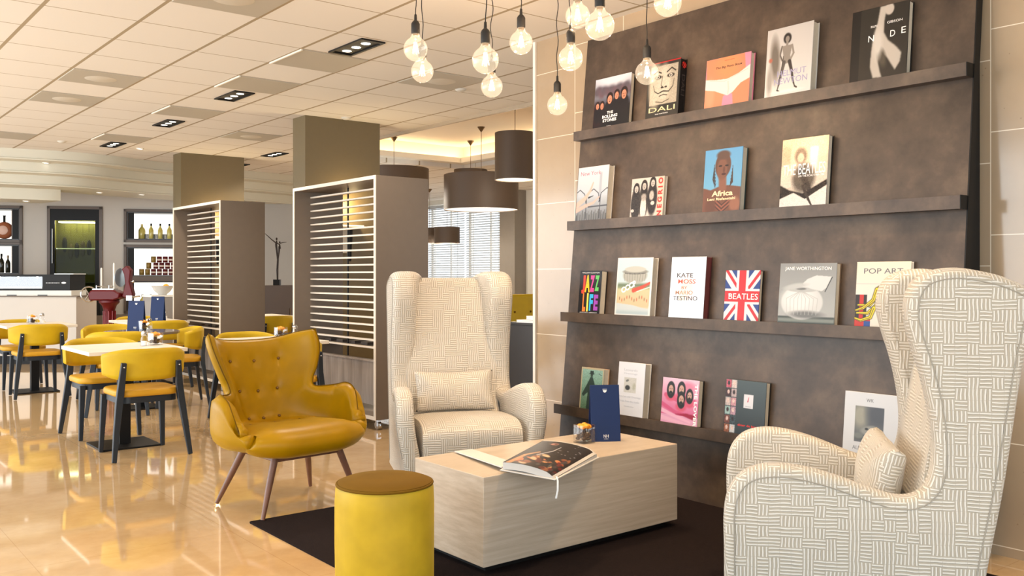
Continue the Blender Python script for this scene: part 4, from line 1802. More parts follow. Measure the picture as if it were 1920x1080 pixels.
t0 = thing('back_counter', 'low dark taupe counter along the bar wall under the fridge and niches', 'counter', (WX, WY, 0), WR)
g = G()
g.box(1.55, -.50, .08, 4.9, -.04, .60)
g.build('body', plain('dark taupe', srgb(104, 92, 80), .5), t0, smooth=False)
g = G()
g.box(1.55, -.47, 0, 4.9, -.04, .08)
g.build('plinth', M['black'], t0, smooth=False)
t0 = thing('bar_unit', 'low black machine on the back counter below the fridge', 'appliance', wl(2.62, -.26, .60), WR)
g = G()
g.box(-.33, -.2, 0, .27, .2, .27)
g.build('case', M['black'], t0, bevel=.01)
g = G()
g.tube([(-.2, -.21, .2), (.05, -.21, .2)], .008)
g.build('handle', ch, t0)

t0 = thing('serving_cabinet', 'narrow grey cabinet carrying the pale fruit bowl left of the rear divider', 'cabinet', (4.10, 12.65, 0), 0)
g = G()
g.box(-.20, -.2, .06, .22, .2, 1.0)
g.build('body', plain('mid grey laminate', srgb(150, 144, 138), .5), t0, bevel=.003)
g = G()
g.box(-.21, -.21, 1.0, .23, .21, 1.024)
g.build('top', M['white'], t0)
g = G()
g.box(-.18, -.18, 0, .20, .18, .06)
g.build('plinth', M['black'], t0)
g = G()
g.lathe([(.0, 0), (.05, 0), (.055, .012), (.10, .05), (.145, .125), (.138, .125), (.095, .056), (.045, .02), (0, .018)], 36)
tag(g.build('bowl', plain('stoneware', srgb(196, 192, 186), .5)), 'wide pale grey bowl on the narrow cabinet by the rear divider', 'bowl').location = (4.09, 12.62, 1.024)
g = G()
g.ball((0, 0, .035), .04, 14, (1, 1, .9))
tag(g.build('orange_fruit', M['orange']), 'orange fruit lying in the pale grey bowl', 'fruit').location = (4.13, 12.60, 1.105)

# sideboard and sculpture
t0 = thing('sideboard', 'dark brown sideboard against the grey partition, sculpture on top', 'sideboard', (6.14, 14.0, 0), 0)
g = G()
g.box(0, 0, .05, 1.5, .42, 1.125)
g.build('body', plain('wenge', srgb(74, 60, 50), .3), t0, bevel=.003)
for k in range(3):
    g = G()
    g.box(.01 + k * .5, -.015, .07, .49 + k * .5, 0, 1.10)
    d_ = g.build('door', plain('wenge', srgb(74, 60, 50), .3), t0, bevel=.002)
    g = G()
    g.box(.44 + k * .5, -.03, .55, .455 + k * .5, -.015, .75)
    g.build('handle', M['brass'], d_)
g = G()
g.box(.05, .05, 0, 1.45, .38, .05)
g.build('plinth', M['black'], t0)
t0 = thing('sculpture', 'thin dark bronze sculpture of two joined figures with an arm thrown up', 'sculpture', (6.43, 14.15, 1.125), CR)
g = G()
g.box(-.05, -.05, 0, .055, .05, .095)
g.build('plinth', M['black'], t0, bevel=.002)
g = G()
tb_ = lambda p, r_: g.tube(p, r_, 8)
tb_([(.005, 0, .09), (0, 0, .25), (.012, 0, .42), (0, 0, .55), (-.012, 0, .66)], [.008, .009, .012, .015, .019])
tb_([(.018, 0, .09), (.018, 0, .28), (.022, 0, .45), (.035, 0, .56), (.04, 0, .64)], [.006, .008, .011, .015, .017])
tb_([(-.012, 0, .66), (-.01, 0, .70), (.0, 0, .735)], [.019, .017, .007])
tb_([(.04, 0, .62), (.045, 0, .68)], [.016, .007])
tb_([(-.02, 0, .70), (-.09, 0, .755), (-.15, 0, .81), (-.20, 0, .855)], [.010, .008, .006, .003])
tb_([(.0, 0, .70), (.05, 0, .66), (.06, 0, .60)], [.009, .008, .006])
tb_([(.05, 0, .69), (.10, 0, .705), (.16, 0, .71)], [.008, .006, .003])
g.ball((-.004, 0, .762), .020, 10, (.8, .9, 1.2))
g.ball((.046, 0, .705), .017, 10, (.8, .9, 1.2))
g.build('figures', M['bronze_dark'], t0)

# dark cabinet, papers and yellow bench seen past the end of the stone wall
t0 = thing('low_cabinet', 'black cabinet standing just behind the end of the stone wall', 'cabinet', (4.80, 5.42, 0), 0)
g = G()
g.box(0, 0, .05, .8, .58, .885)
g.build('body', M['graphite'], t0, bevel=.002)
g = G()
g.box(-.01, -.01, .885, .81, .59, .905)
g.build('top', M['graphite'], t0, bevel=.002)
g = G()
g.box(.03, .03, 0, .77, .55, .05)
g.build('plinth', M['black'], t0)
for k, (x0, y0, z0, wx, wy, hz, a, lb) in enumerate(((4.95, 5.80, .905, .30, .21, .022, .1, 'lower stack of white papers on the black cabinet'), (4.98, 5.79, .927, .21, .15, .03, -.15, 'smaller white stack on top of the paper stack'))):
    g = G()
    n_ = int(hz / .006)
    for i in range(n_):
        g.X = Matrix.Rotation(.04 * math.sin(i * 2.1), 4, 'Z')
        g.box(-wx / 2, -wy / 2, i * hz / n_, wx / 2, wy / 2, (i + .92) * hz / n_)
    o = tag(g.build('paper_stack', M['white_print'], smooth=False), lb, 'papers', 'white paper stacks')
    o.location = (x0, y0, z0)
    o.rotation_euler = (0, 0, a)
t0 = thing('bench', 'mustard button-tufted bench backrest beyond the black cabinet', 'bench', (6.40, 7.25, 0), 0)
g = G()
g.box(-.85, 0, .40, .85, .12, 1.10)
g.build('backrest', M['velvet_chair'], t0, bevel=.03, seg=3)
g = G()
g.box(-.85, -.50, .30, .85, .0, .46)
g.build('seat', M['velvet_chair'], t0, bevel=.03, seg=3)
g = G()
g.box(-.82, -.45, 0, .82, .10, .30)
g.build('base', M['black'], t0)
g = G()
for i in range(8):
    for j in range(2):
        g.ball((-.74 + .21 * i, -.002, .92 - .17 * j), .012, 8)
g.build('buttons', M['velvet_top'], t0)


# ================================================================== drum pendant lamps
def drum(label, x_, y_, zc, zt, zb, dia):
    t0 = thing('drum_pendant', label, 'pendant lamp', (x_, y_, zc), 0, 'brown drum pendants')
    r_ = dia / 2
    g = G()
    g.lathe([(r_ - .006, zb - zc), (r_, zb - zc), (r_, zt - zc), (r_ - .006, zt - zc), (r_ - .006, zb - zc + .001)], 56, cap=False)
    g.build('shade', M['shade'], t0)
    g = G()
    g.lathe([(0, zb - zc + .012), (r_ - .007, zb - zc + .012)], 48)
    g.build('diffuser', M['shade_in'], t0)
    g = G()
    g.lathe([(.004, -.075), (.05, -.012), (.055, 0)], 20)
    g.build('ceiling_rose', M['brass'], t0)
    g = G()
    g.tube([(0, 0, -.07), (0, 0, zt - zc - .05)], .004, 6)
    for k in range(3):
        a = 2 * PI * k / 3
        g.tube([(0, 0, zt - zc - .05), ((r_ - .006) * math.cos(a), (r_ - .006) * math.sin(a), zt - zc - .05)], .004, 6)
    g.build('cord', M['brass'], t0)
    light('drum_light', 'POINT', (0, 0, zb - zc - .04), 45 if dia > .49 else 25, (1, .88, .72), .12, parent=t0)
    return t0


drum('tall narrow brown drum pendant beside the end of the stone wall', 7.05, 8.70, 3.38, 3.03, 2.455, .495)
drum('widest brown drum pendant, in front of the blinds', 7.75, 10.32, 3.38, 2.70, 2.21, 1.05)
drum('smaller brown drum pendant whose rim shows above the widest one', 8.43, 11.50, 3.38, 2.93, 2.42, .52)
drum('brown drum pendant mostly hidden behind the nearer louvred divider', 7.29, 11.90, 3.38, 2.90, 2.45, 1.05)
drum('far small drum pendant next to the divider edge', 10.30, 15.45, H, 2.24, 1.93, .50)
drum('far small drum pendant in front of the blinds, right of its twin', 10.18, 14.66, H, 2.22, 1.91, .50)


# ================================================================== display wall for books
def bX(z):
    return 4.09 + .285 * z / 2.915


LEAN = math.atan2(.285, 2.915)
t0 = thing('book_display', 'tall leaning brown display wall with four narrow book ledges', 'display shelf', (0, 0, 0), 0)
g = G()
g.prism([(bX(.008), .008), (bX(.008) + .05, .008), (bX(2.915) + .05, 2.915 - .004), (bX(2.915), 2.915)], 0, 1, 'y')
g.v = [(v_[0], 1.96 + 2.64 * v_[1], v_[2]) for v_ in g.v]
g.build('board', M['board'], t0, smooth=False)
g = G()
g.prism([(bX(.008) - .001, .008), (bX(.008) + .051, .008), (bX(2.915) + .051, 2.915 - .004), (bX(2.915) - .001, 2.915)], 1.954, 1.96, 'y')
g.build('side_edge', M['black'], t0, smooth=False)
g = G()
for y_ in (1.975, 4.545):
    g.prism([(bX(.01) + .05, .01), (4.41, .01), (4.41, 2.5), (bX(2.5) + .05, 2.5)], y_, y_ + .03, 'y')
g.build('back_frame', M['black'], t0, smooth=False)
LZ = {1: 2.272, 2: 1.661, 3: 1.049, 4: .437}
for k, z in LZ.items():
    g = G()
    x1 = bX(z - .03) + .004
    x0 = bX(z) - .07
    g.box(x0, 1.96, z - .062, x1, 4.602, z - .012)
    g.box(x0, 1.96, z - .012, x0 + .008, 4.602, z)
    led = g.build('ledge', M['board'], t0, smooth=False)
    g = G()
    g.box(x0 - .001, 1.957, z - .063, x1, 1.961, z + .001)
    g.build('end_cap', M['black'], led, smooth=False)

# ---- the books ------------------------------------------------------
WHT = plain('cover white', srgb(212, 208, 202), .4)
BLK = plain('cover black', srgb(20, 19, 20), .35)
BOOKS = []


def book(name, label, ledge, Y, w_, h_, th, art, spine_m, texts=(), mat=None, group='books on the display ledges', pages=None, back=None):
    """Y is the left edge as seen; local x to the right, z up the cover, y into the book"""
    z = LZ[ledge] - .0115
    t0 = thing(name, label, 'book', (0, 0, 0), 0, group)
    back = back or spine_m
    art_mesh('front_cover', art, lambda u, v_: np.stack([u * w_, 0 * u, v_ * h_], -1), mat or M['print'], t0, border=(0, .003, 0))
    g = G()
    g.box(.002, .0032, .003, w_ - .006, th - .003, h_ - .004)
    g.build('page_block', pages or M['pages'], t0, smooth=False)
    g = G()
    g.box(0, th - .003, 0, w_, th, h_)
    g.box(0, .0031, 0, .0019, th - .003, h_)
    g.build('back_cover', back, t0, smooth=False)
    for tx in texts:
        body, cx_, cy_, tw, thh, m_ = tx[:6]
        kw = tx[6] if len(tx) > 6 else {}
        text_mesh('lettering', body, m_, t0, tw * w_, thh * h_, (cx_ * w_, -.0001, cy_ * h_), (PI / 2, 0, 0), **kw)
    xb = bX(z) - th / math.cos(LEAN) - .002 + .0
    xb -= th * math.sin(LEAN) * .12
    t0.location = (xb, Y, z + th * math.sin(LEAN) * 1.0)
    t0.rotation_euler = (-LEAN, 0, -PI / 2)
    BOOKS.append(t0)
    return t0


P_ = lambda n, *c: plain('ink ' + n, srgb(*c), .5, var=.01)
inkW, inkB = P_('white', 245, 243, 240), P_('black', 28, 26, 28)
inkR, inkP, inkG = P_('red', 206, 44, 36), P_('pink', 226, 120, 150), P_('gold', 226, 206, 160)
inkL, inkGr, inkF = P_('lilac', 150, 146, 180), P_('grey', 110, 112, 116), P_('faint', 176, 178, 184)

# ledge 1
A = Art(.33, .345, (24, 20, 22))
A.grad(.42, (70, 70, 84), 1, (226, 228, 240))
for k in range(14):
    A.ell(.06 + .07 * k, .74 + .05 * math.sin(k * 2.3), .09, .08, (98 + 8 * (k % 3), 90, 100), .9)
A.ell(.5, 1.0, .45, .16, (232, 234, 244), .6)
A.rect(0, 0, 1, .42, (26, 22, 24), .1).ell(.12, .3, .2, .22, (58, 24, 26), .7)
for (x_, y_, r_) in ((.10, .47, .055), (.23, .46, .06), (.44, .57, .08), (.63, .62, .07), (.83, .62, .085)):
    A.ell(x_, y_ - .18, r_ * 1.7, .17, (30, 24, 28), .25)
    A.face(x_, y_, r_, (226, 150, 120), (40, 24, 22))
book('photo_book', 'dark book with five faces under a grey sky, leftmost on the top ledge', 1, 4.449, .33, .345, .035, A, BLK,
     [('THE', .47, .31, .17, .05, inkW, dict(bold=.02)), ('ROLLING', .47, .235, .42, .06, inkW, dict(bold=.03)), ('STONES', .47, .16, .38, .06, inkW, dict(bold=.03)), ('TASCHEN', .46, .045, .12, .016, inkW)])

A = Art(.265, .355, (46, 44, 40))
A.rect(0, 0, 1, .022, (196, 30, 30)).rect(0, .978, 1, 1, (196, 30, 30))
A.rect(.10, .24, .93, .93, (186, 176, 158))
A.ell(.25, .6, .2, .4, (210, 200, 180), .6).ell(.52, .62, .2, .32, (214, 206, 188), .5).speck(26, 2, .1, .24, .93, .93)
for x_ in (.33, .72):
    A.ell(x_, .73, .11, .035, (60, 54, 46), .4).ell(x_, .73, .05, .03, (226, 220, 206), .2).ell(x_, .73, .022, .018, (20, 18, 16), .2)
A.path([(.20, .80), (.30, .84), (.42, .80)], .03, (50, 44, 38)).path([(.6, .80), (.74, .86), (.86, .80)], .03, (50, 44, 38))
A.path([(.47, .74), (.44, .58), (.50, .53), (.60, .55)], .018, (90, 80, 68)).ell(.47, .54, .04, .018, (40, 34, 28), .4).ell(.59, .54, .03, .016, (40, 34, 28), .4)
A.path([(.50, .47), (.36, .44), (.24, .49), (.20, .60)], .03, (30, 26, 22), .01).path([(.52, .47), (.68, .45), (.80, .53), (.83, .66)], .03, (30, 26, 22), .01)
A.path([(.40, .39), (.52, .41), (.64, .39)], .02, (60, 50, 42)).path([(.30, .30), (.5, .27), (.7, .31)], .02, (96, 86, 72))
b2 = book('boxed_book', 'thick black slipcased book with a grey moustached face, behind the low hanging bulb', 1, 3.952, .265, .355, .057, A, BLK,
          [('DALI', .50, .16, .80, .085, inkG), ('THE PAINTINGS', .50, .075, .40, .018, inkW)], pages=BLK)
g = G()
for k in range(9):
    a = k * 2.4
    g.tube([(.2655, .032, .315), (.2655, .032 + .02 * math.cos(a), .315 + .022 * math.sin(a)), (.2655, .032 + .014 * math.cos(a + 1), .315 + .014 * math.sin(a + 1))], .0016, 5)
g.build('spine_emblem', inkR, b2)
text_mesh('spine_lettering', 'DALI', P_('dim', 70, 64, 62), b2, .13, .03, (.2652, .032, .19), (PI / 2, 0, PI / 2), spin=PI / 2)

A = Art(.316, .33, (232, 150, 178))
A.poly([(0, 1), (.02, .62), (0, .4), (0, 0), (.40, 0), (.42, .22), (.52, .30), (.63, .25), (.66, 0), (1, 0), (1, .55), (.90, .70), (.86, 1)], (222, 146, 110), 2)
A.ell(.5, .82, .25, .25, (230, 152, 104), .8).ell(.12, .3, .10, .3, (232, 160, 126), .7)
A.poly([(-.05, .62), (.25, .575), (.5, .56), (.75, .63), (1.0, .76), (1.0, .50), (.80, .43), (.64, .28), (.52, .23), (.40, .28), (.22, .36), (-.05, .42)], (238, 234, 228), 1)
A.path([(.1, .58), (.45, .52), (.95, .68)], .01, (206, 200, 194)).path([(.52, .5), (.54, .36), (.53, .26)], .03, (222, 214, 206))
book('paperback', 'pink book showing a midriff in white briefs, middle of the top ledge', 1, 3.499, .316, .30, .04, A, P_('cover pink', 222, 130, 160),
     [('The Big Penis Book', .52, .80, .60, .055, inkB, dict(shear=.2, bold=.01)), ('TASCHEN', .52, .93, .22, .018, inkR)])

A = Art(.29, .385, (226, 224, 226))
A.grad(0, (232, 230, 226), 1, (206, 202, 200)).ell(.2, .55, .10, .30, (120, 112, 104), .8, 4).ell(.10, .25, .06, .2, (170, 164, 158), .9)
bd, dk = (150, 142, 134), (44, 38, 36)
A.ell(.45, .83, .085, .075, dk, .3).ell(.45, .82, .045, .045, bd, .2)
A.path([(.45, .78), (.45, .72)], .05, bd).poly([(.34, .73), (.56, .73), (.53, .58), (.55, .48), (.37, .48), (.38, .58)], bd, 1)
A.path([(.34, .72), (.30, .60), (.36, .52), (.44, .48)], .04, bd).path([(.56, .72), (.60, .60), (.54, .52), (.46, .48)], .04, bd)
A.path([(.40, .49), (.36, .34), (.31, .18), (.28, .10)], .075, (92, 86, 82), .02).path([(.52, .49), (.58, .34), (.62, .2), (.66, .12)], .075, (60, 54, 52), .02)
A.path([(.34, .73), (.31, .60), (.36, .52)], .012, dk).path([(.38, .58), (.37, .48), (.30, .2)], .012, dk)
A.path([(.28, .10), (.34, .07)], .03, dk).path([(.66, .12), (.70, .10)], .03, dk).ell(.10, .55, .04, .03, (190, 110, 90), .8).ell(.5, .07, .3, .02, (244, 242, 238), .8)
book('photo_book', 'white book with a grey standing full-length figure and its shadow, top ledge', 1, 3.066, .288, .385, .055, A, WHT,
     [('HELMUT', .58, .33, .62, .085, inkL), ('NEWTON', .56, .22, .72, .085, inkL)])

A = Art(.302, .36, (44, 40, 34))
A.rect(0, 0, .16, 1, (16, 12, 12))
A.poly([(.50, 1), (.46, .78), (.40, .60), (.37, .40), (.36, .20), (.42, .04), (.58, .03), (.54, .12), (.50, .26), (.56, .36), (.66, .28), (.80, .10), (.88, .20), (.90, .32), (.80, .42), (.66, .52), (.58, .64), (.58, .78), (.62, 1)], (206, 196, 184), 5)
A.ell(.56, .30, .07, .13, (86, 78, 66), .8, 18).ell(.66, .94, .08, .08, (210, 198, 186), .3).ell(.48, .5, .08, .2, (222, 214, 204), .9)
book('photo_book', 'black book with a pale curved abstract body shape, right end of the top ledge', 1, 2.559, .302, .375, .045, A, BLK,
     [('N', .36, .585, .10, .085, inkW), ('D', .735, .60, .085, .085, inkW), ('E', .92, .615, .075, .085, inkW), ('RALPH', .40, .745, .11, .03, inkW), ('GIBSON', .76, .76, .26, .032, inkW)])

# ledge 2
A = Art(.289, .36, (220, 226, 232))
A.grad(.0, (120, 124, 130), .45, (204, 210, 216)).grad(.45, (206, 214, 222), 1, (240, 238, 240))
for k in range(26):
    x_ = .02 + .038 * k
    A.rect(x_, 0, x_ + .028, .12 + .10 * ((k * 37) % 11) / 11, (86 + (k * 29) % 60,) * 3)
A.rect(.72, .3, .80, .88, (190, 196, 206), .03)
for c_ in (.10, .55, .98):
    A.path([(c_ - .24, .34), (c_ - .18, .50), (c_, .585), (c_ + .16, .50), (c_ + .22, .34)], .018, (60, 62, 70))
for x_ in (.33, .78):
    A.line(x_, .05, x_, .46, .022, (70, 72, 80))
A.line(.4, .26, 1, .27, .03, (84, 88, 96))
A.path([(.02, .30), (.28, .42), (.44, .55), (.52, .70)], .13, (232, 196, 178), .035).path([(.0, .20), (.3, .28), (.56, .33), (.74, .43)], .10, (238, 192, 176), .03)
A.path([(.40, .43), (.55, .46)], .04, (50, 52, 58), .01)
book('photo_book', 'pale book with two raised hands over a city railing, second ledge far left', 2, 4.536, .289, .365, .052, A, WHT,
     [('New York', .42, .88, .66, .075, P_('rose', 196, 110, 130))])

A = Art(.273, .255, (224, 214, 204))
A.rect(.79, 0, 1, 1, (236, 206, 186))
g_ = ((54, 46, 42), (64, 56, 50), (46, 38, 36))
for k, (x_, y_) in enumerate(((.16, .74), (.40, .80), (.66, .86))):
    A.ell(x_, y_ - .38, .15, .42, g_[k], .25)
    A.face(x_, y_, .075, (204, 194, 184), (44, 34, 30), long_=True)
A.ell(.40, .25, .09, .30, (226, 222, 216), .2).ell(.40, .52, .08, .09, (178, 168, 158), .5).ell(.64, .55, .07, .12, (196, 186, 176), .4).ell(.07, .2, .05, .04, (224, 214, 204), .3).ell(.68, .36, .06, .05, (226, 216, 206), .3).speck(34, 2, 0, 0, .79, .9)
book('small_book', 'small square book with three grey long-haired figures and red vertical letters', 2, 4.056, .273, .255, .028, A, WHT,
     [('N E G R I O', .895, .50, .88, .15, inkR, dict(spin=-PI / 2, bold=.05))])

A = Art(.265, .37, (110, 178, 220))
A.grad(0, (126, 186, 216), 1, (96, 168, 220))
sk = (118, 76, 60)
A.poly([(0, .40), (.2, .36), (.38, .40), (.66, .42), (1, .38), (1, 0), (0, 0)], sk, 2).path([(.5, .6), (.52, .38)], .20, (140, 92, 74))
A.ell(.5, .74, .21, .20, (98, 64, 54), .12).ell(.48, .68, .14, .17, (126, 82, 66), .3).ell(.5, .90, .18, .07, (92, 66, 58), .4)
for x_ in (.43, .60):
    A.ell(x_, .73, .045, .014, (36, 22, 20), .4)
A.ell(.53, .60, .06, .018, (70, 34, 34), .3).ell(.53, .67, .03, .05, (98, 60, 50), .5)
for k in range(7):
    A.path([(.27 + .01 * k, .76 - .05 * k), (.24 + .012 * k, .52 - .02 * k)], .014, (52, 36, 32)).path([(.76 - .008 * k, .72 - .05 * k), (.78 - .012 * k, .46 - .01 * k)], .014, (70, 48, 40))
for k in range(5):
    A.path([(.34, .22 - .03 * k), (.52, .12 - .03 * k), (.72, .22 - .03 * k)], .016, (170, 96, 76) if k % 2 else (60, 34, 30))
A.ell(.22, .10, .14, .12, (104, 66, 52), .5).ell(.86, .12, .14, .12, (156, 104, 82), .5)
book('photo_book', 'blue book with a portrait of a person in braids and beads, second ledge', 2, 3.458, .265, .37, .048, A, plain('dark teal board', srgb(40, 60, 62), .4),
     [('Africa', .52, .30, .56, .085, P_('cream ink', 244, 214, 172), dict(bold=.03)), ('Leni Riefenstahl', .50, .215, .74, .042, P_('cream ink', 244, 214, 172), dict(bold=.02))])

A = Art(.282, .385, (196, 186, 172))
A.grad(.3, (206, 200, 190), 1, (176, 164, 146)).ell(.42, .74, .13, .12, (120, 108, 98), .4).ell(.42, .71, .07, .07, (186, 170, 156), .4).rect(.62, .55, .78, .85, (226, 222, 214), .04)
A.rect(.0, .62, .2, .9, (170, 156, 138), .05).ell(.5, .42, .24, .20, (92, 86, 80), .4).path([(.45, .5), (.6, .3), (.72, .12)], .14, (66, 60, 56), .06)
A.poly([(0, .34), (.2, .26), (.5, .20), (1, .38), (1, 0), (0, 0)], (54, 48, 46), 2).poly([(0, .14), (.3, .22), (.55, .12), (1, .30), (1, 0), (0, 0)], (222, 216, 208), 1).path([(.5, .3), (.62, .12), (.7, .02)], .07, (70, 62, 58), .03).speck(22, 2)
book('photo_book', 'tall glossy grey book with white capital letters across a street scene, second ledge right', 2, 2.941, .282, .375, .038, A, BLK,
     [('THE BEATLES', .50, .55, .90, .155, inkW, dict(bold=.0)), ('ON THE ROAD 1964-1966', .66, .45, .55, .03, inkW)], mat=M['foil'])

# ledge 3
A = Art(.201, .285, (26, 24, 28))
cols = ((232, 60, 40), (250, 190, 30), (216, 60, 140), (90, 180, 90))
cols2 = ((240, 120, 40), (240, 220, 90), (40, 170, 220), (150, 60, 170))
for k in range(4):
    pass
book('slim_book', 'black book with rainbow coloured tall block letters, third ledge far left', 3, 4.446, .201, .285, .054, A, BLK,
     [('J', .19, .68, .17, .42, P_('r1', *cols[0]), dict(bold=.05)), ('A', .38, .70, .24, .40, P_('r2', *cols[1]), dict(bold=.05)), ('Z', .60, .70, .20, .38, P_('r3', *cols[2]), dict(bold=.05)), ('Z', .82, .71, .19, .36, P_('r4', *cols[3]), dict(bold=.05)),
      ('L', .27, .27, .14, .42, P_('r5', *cols2[0]), dict(bold=.05)), ('I', .43, .27, .07, .42, P_('r6', *cols2[1]), dict(bold=.05)), ('F', .60, .27, .17, .38, P_('r7', *cols2[2]), dict(bold=.05)), ('E', .82, .27, .19, .36, P_('r8', *cols2[3]), dict(bold=.05)),
      ('WILLIAM CLAXTON', .50, .95, .80, .022, inkW), ('JOACHIM E. BERENDT', .50, .035, .80, .02, inkW)])

A = Art(.30, .365, (240, 238, 232))
A.grad(.04, (214, 224, 228), .98, (196, 218, 226), .04, .95).rect(.04, .18, .95, .52, (150, 160, 120), .03)
A.rect(.04, .5, .95, .56, (110, 128, 100), .05).ell(.52, .70, .34, .15, (176, 176, 166), .15).ell(.52, .76, .36, .045, (150, 150, 142), .2).ell(.52, .80, .30, .05, (196, 196, 186), .2)
for k in range(16):
    A.ell(.24 + .037 * k, .735 - .012 * math.sin(PI * k / 15), .012, .012, (84, 84, 80), .4)
for k in range(9):
    A.line(.24 + .07 * k, .60, .22 + .075 * k, .72, .008, (120, 120, 112))
A.rect(.04, .14, .95, .42, (222, 196, 156), .05).rect(.04, .34, .95, .47, (206, 200, 158), .04).path([(.5, .44), (.75, .50), (.95, .57)], .09, (206, 80, 56), .05).path([(.6, .42), (.95, .5)], .02, (240, 236, 226))
for k in range(12):
    A.ell(.12 + .07 * k, .30 + .03 * math.sin(k * 5), .014, .03, (206, 120, 90) if k % 2 else (160, 130, 100), .5)
A.poly([(.04, .22), (.5, .19), (.95, .12), (.95, .03), (.04, .03)], (206, 216, 218), 2).rect(.04, .03, .95, .09, (182, 200, 206), .05)
A.rect(0, 0, .035, 1, (240, 238, 232)).rect(.955, 0, 1, 1, (240, 238, 232)).rect(0, 0, 1, .03, (240, 238, 232)).rect(0, .97, 1, 1, (240, 238, 232))
book('photo_book', 'white bordered book with a round concrete building above a beach, third ledge', 3, 4.11, .30, .365, .05, A, WHT,
     [('CCCP', .36, .50, .44, .10, inkW, dict(spin=-R(24), bold=.05))])

A = Art(.261, .365, (206, 204, 200))
A.ell(.5, .48, .24, .2, (222, 176, 160), .8).ell(.38, .38, .12, .14, (206, 186, 160), .8)
book('foil_book', 'silver foil wrapped book with broken capital letters, middle of the third ledge', 3, 3.662, .261, .365, .05, A, plain('maroon board', srgb(84, 40, 40), .4),
     [('KATE', .42, .70, .46, .07, P_('smoke', 60, 50, 52), dict(bold=.01)), ('MOSS', .48, .60, .50, .07, P_('coral', 220, 90, 70), dict(bold=.01)), ('BY', .42, .50, .16, .045, P_('coral', 220, 90, 70)), ('MARIO', .42, .42, .50, .065, P_('sand', 170, 130, 110), dict(bold=.01)), ('TESTINO', .46, .33, .70, .07, P_('smoke', 60, 50, 52), dict(bold=.01))],
     mat=M['foil'], pages=plain('maroon pages', srgb(120, 60, 56), .6))

A = Art(.233, .285, (34, 64, 140), res=.0017)
for a_, b_ in (((-.05, -.05), (1.05, 1.05)), ((-.05, 1.05), (1.05, -.05))):
    A.line(*a_, *b_, .26, (238, 238, 240), soft=.05).line(a_[0] + .03, a_[1], b_[0] + .03, b_[1], .075, (206, 34, 44), soft=.1)
A.rect(.33, 0, .67, 1, (238, 238, 240)).rect(0, .34, 1, .64, (238, 238, 240)).rect(.40, 0, .60, 1, (214, 32, 40)).rect(0, .385, 1, .595, (214, 32, 40))
book('flag_book', 'book wrapped in a red white and blue crossed flag pattern, third ledge', 3, 3.272, .233, .285, .03, A, BLK, [('BEATLES', .54, .49, .84, .115, inkW, dict(bold=.0)), ('THE', .16, .515, .12, .045, inkW)])

A = Art(.333, .315, (176, 178, 178))
A.grad(.2, (176, 180, 180), 1, (150, 152, 152)).rect(0, 0, 1, .13, (64, 72, 68), .02).rect(0, .04, 1, .1, (130, 138, 132), .03)
A.ell(.42, .36, .37, .28, (214, 216, 216), .08).ell(.36, .42, .27, .20, (232, 234, 234), .7).ell(.5, .16, .28, .06, (120, 122, 122), .8).ell(.42, .565, .27, .04, (188, 190, 190), .3).ell(.40, .58, .09, .02, (120, 122, 122), .5)
for k in range(9):
    A.path([(.40, .55), (.14 + .07 * k, .42), (.16 + .065 * k, .16)], .008, (186, 188, 188))
A.poly([(.42, .66), (.50, .74), (.66, .80), (.92, .78), (.84, .60), (.76, .545), (.58, .58), (.48, .62)], (222, 224, 224), 1).path([(.93, .77), (.82, .54)], .014, (60, 62, 62)).ell(.3, .62, .2, .04, (196, 198, 198), .8, 8)
book('art_book', 'grey book with a smooth white seed-like sculpture and leaf, third ledge right', 3, 2.906, .333, .32, .042, A, plain('bronze board', srgb(96, 78, 62), .45), [('JANE WORTHINGTON', .50, .905, .82, .07, inkW)])

A = Art(.279, .325, (236, 232, 220))
A.grad(.4, (238, 232, 228), 1, (240, 234, 210)).rect(.0, .0, .22, .50, (40, 26, 22)).rect(.08, .0, .16, .50, (206, 40, 30)).poly([(.2, .32), (.36, .5), (.30, .30)], (50, 90, 170)).rect(.0, 0, .30, .14, (206, 50, 34)).rect(.18, .0, .3, .10, (40, 80, 160))
yb = (250, 226, 20)
for pts in ([(.44, .60), (.40, .46), (.28, .34), (.06, .34)], [(.40, .58), (.34, .42), (.16, .30), (.02, .26)], [(.46, .50), (.40, .34), (.24, .22), (.04, .22)], [(.36, .30), (.30, .16), (.12, .11), (.0, .14)]):
    A.path(pts, .085, (30, 26, 18), .04).path(pts, .065, yb, .028)
    A.path([(p[0] - .005, p[1] - .006) for p in pts], .012, (40, 34, 18), .006)
A.rect(0, .66, 1, .67, (210, 200, 200), .01).path([(.46, .12), (.5, .06), (.5, 0)], .02, (40, 40, 44))
book('art_book', 'cream book with bright yellow banana shapes, half hidden by the foreground chair', 3, 2.473, .279, .325, .025, A, WHT, [('POP ART', .50, .86, .72, .08, P_('slate', 96, 92, 100))])

# ledge 4
A = Art(.207, .27, (126, 166, 150))
A.grad(0, (96, 134, 104), 1, (150, 190, 176)).speck(30, 2)
A.poly([(.42, .78), (.52, .78), (.62, .62), (.86, .36), (.78, .30), (.62, .44), (.62, 0), (.30, 0), (.34, .42), (.14, .30), (.08, .36), (.30, .62)], (44, 66, 58), 2).ell(.47, .83, .055, .05, (60, 78, 68), .2).rect(.40, .86, .55, .93, (40, 56, 52), .01).ell(.47, .86, .13, .012, (40, 56, 52), .2)
A.path([(.78, .88), (.90, .84)], .02, (60, 84, 92)).rect(0, 0, .05, 1, (196, 180, 146)).rect(.95, 0, 1, 1, (196, 180, 146)).rect(0, .96, 1, 1, (196, 180, 146))
book('art_book', 'green book with a dark cloaked standing figure, behind the navy card', 4, 4.372, .207, .27, .05, A, plain('tan board', srgb(176, 142, 110), .5), [])
A = Art(.216, .33, (240, 240, 244))
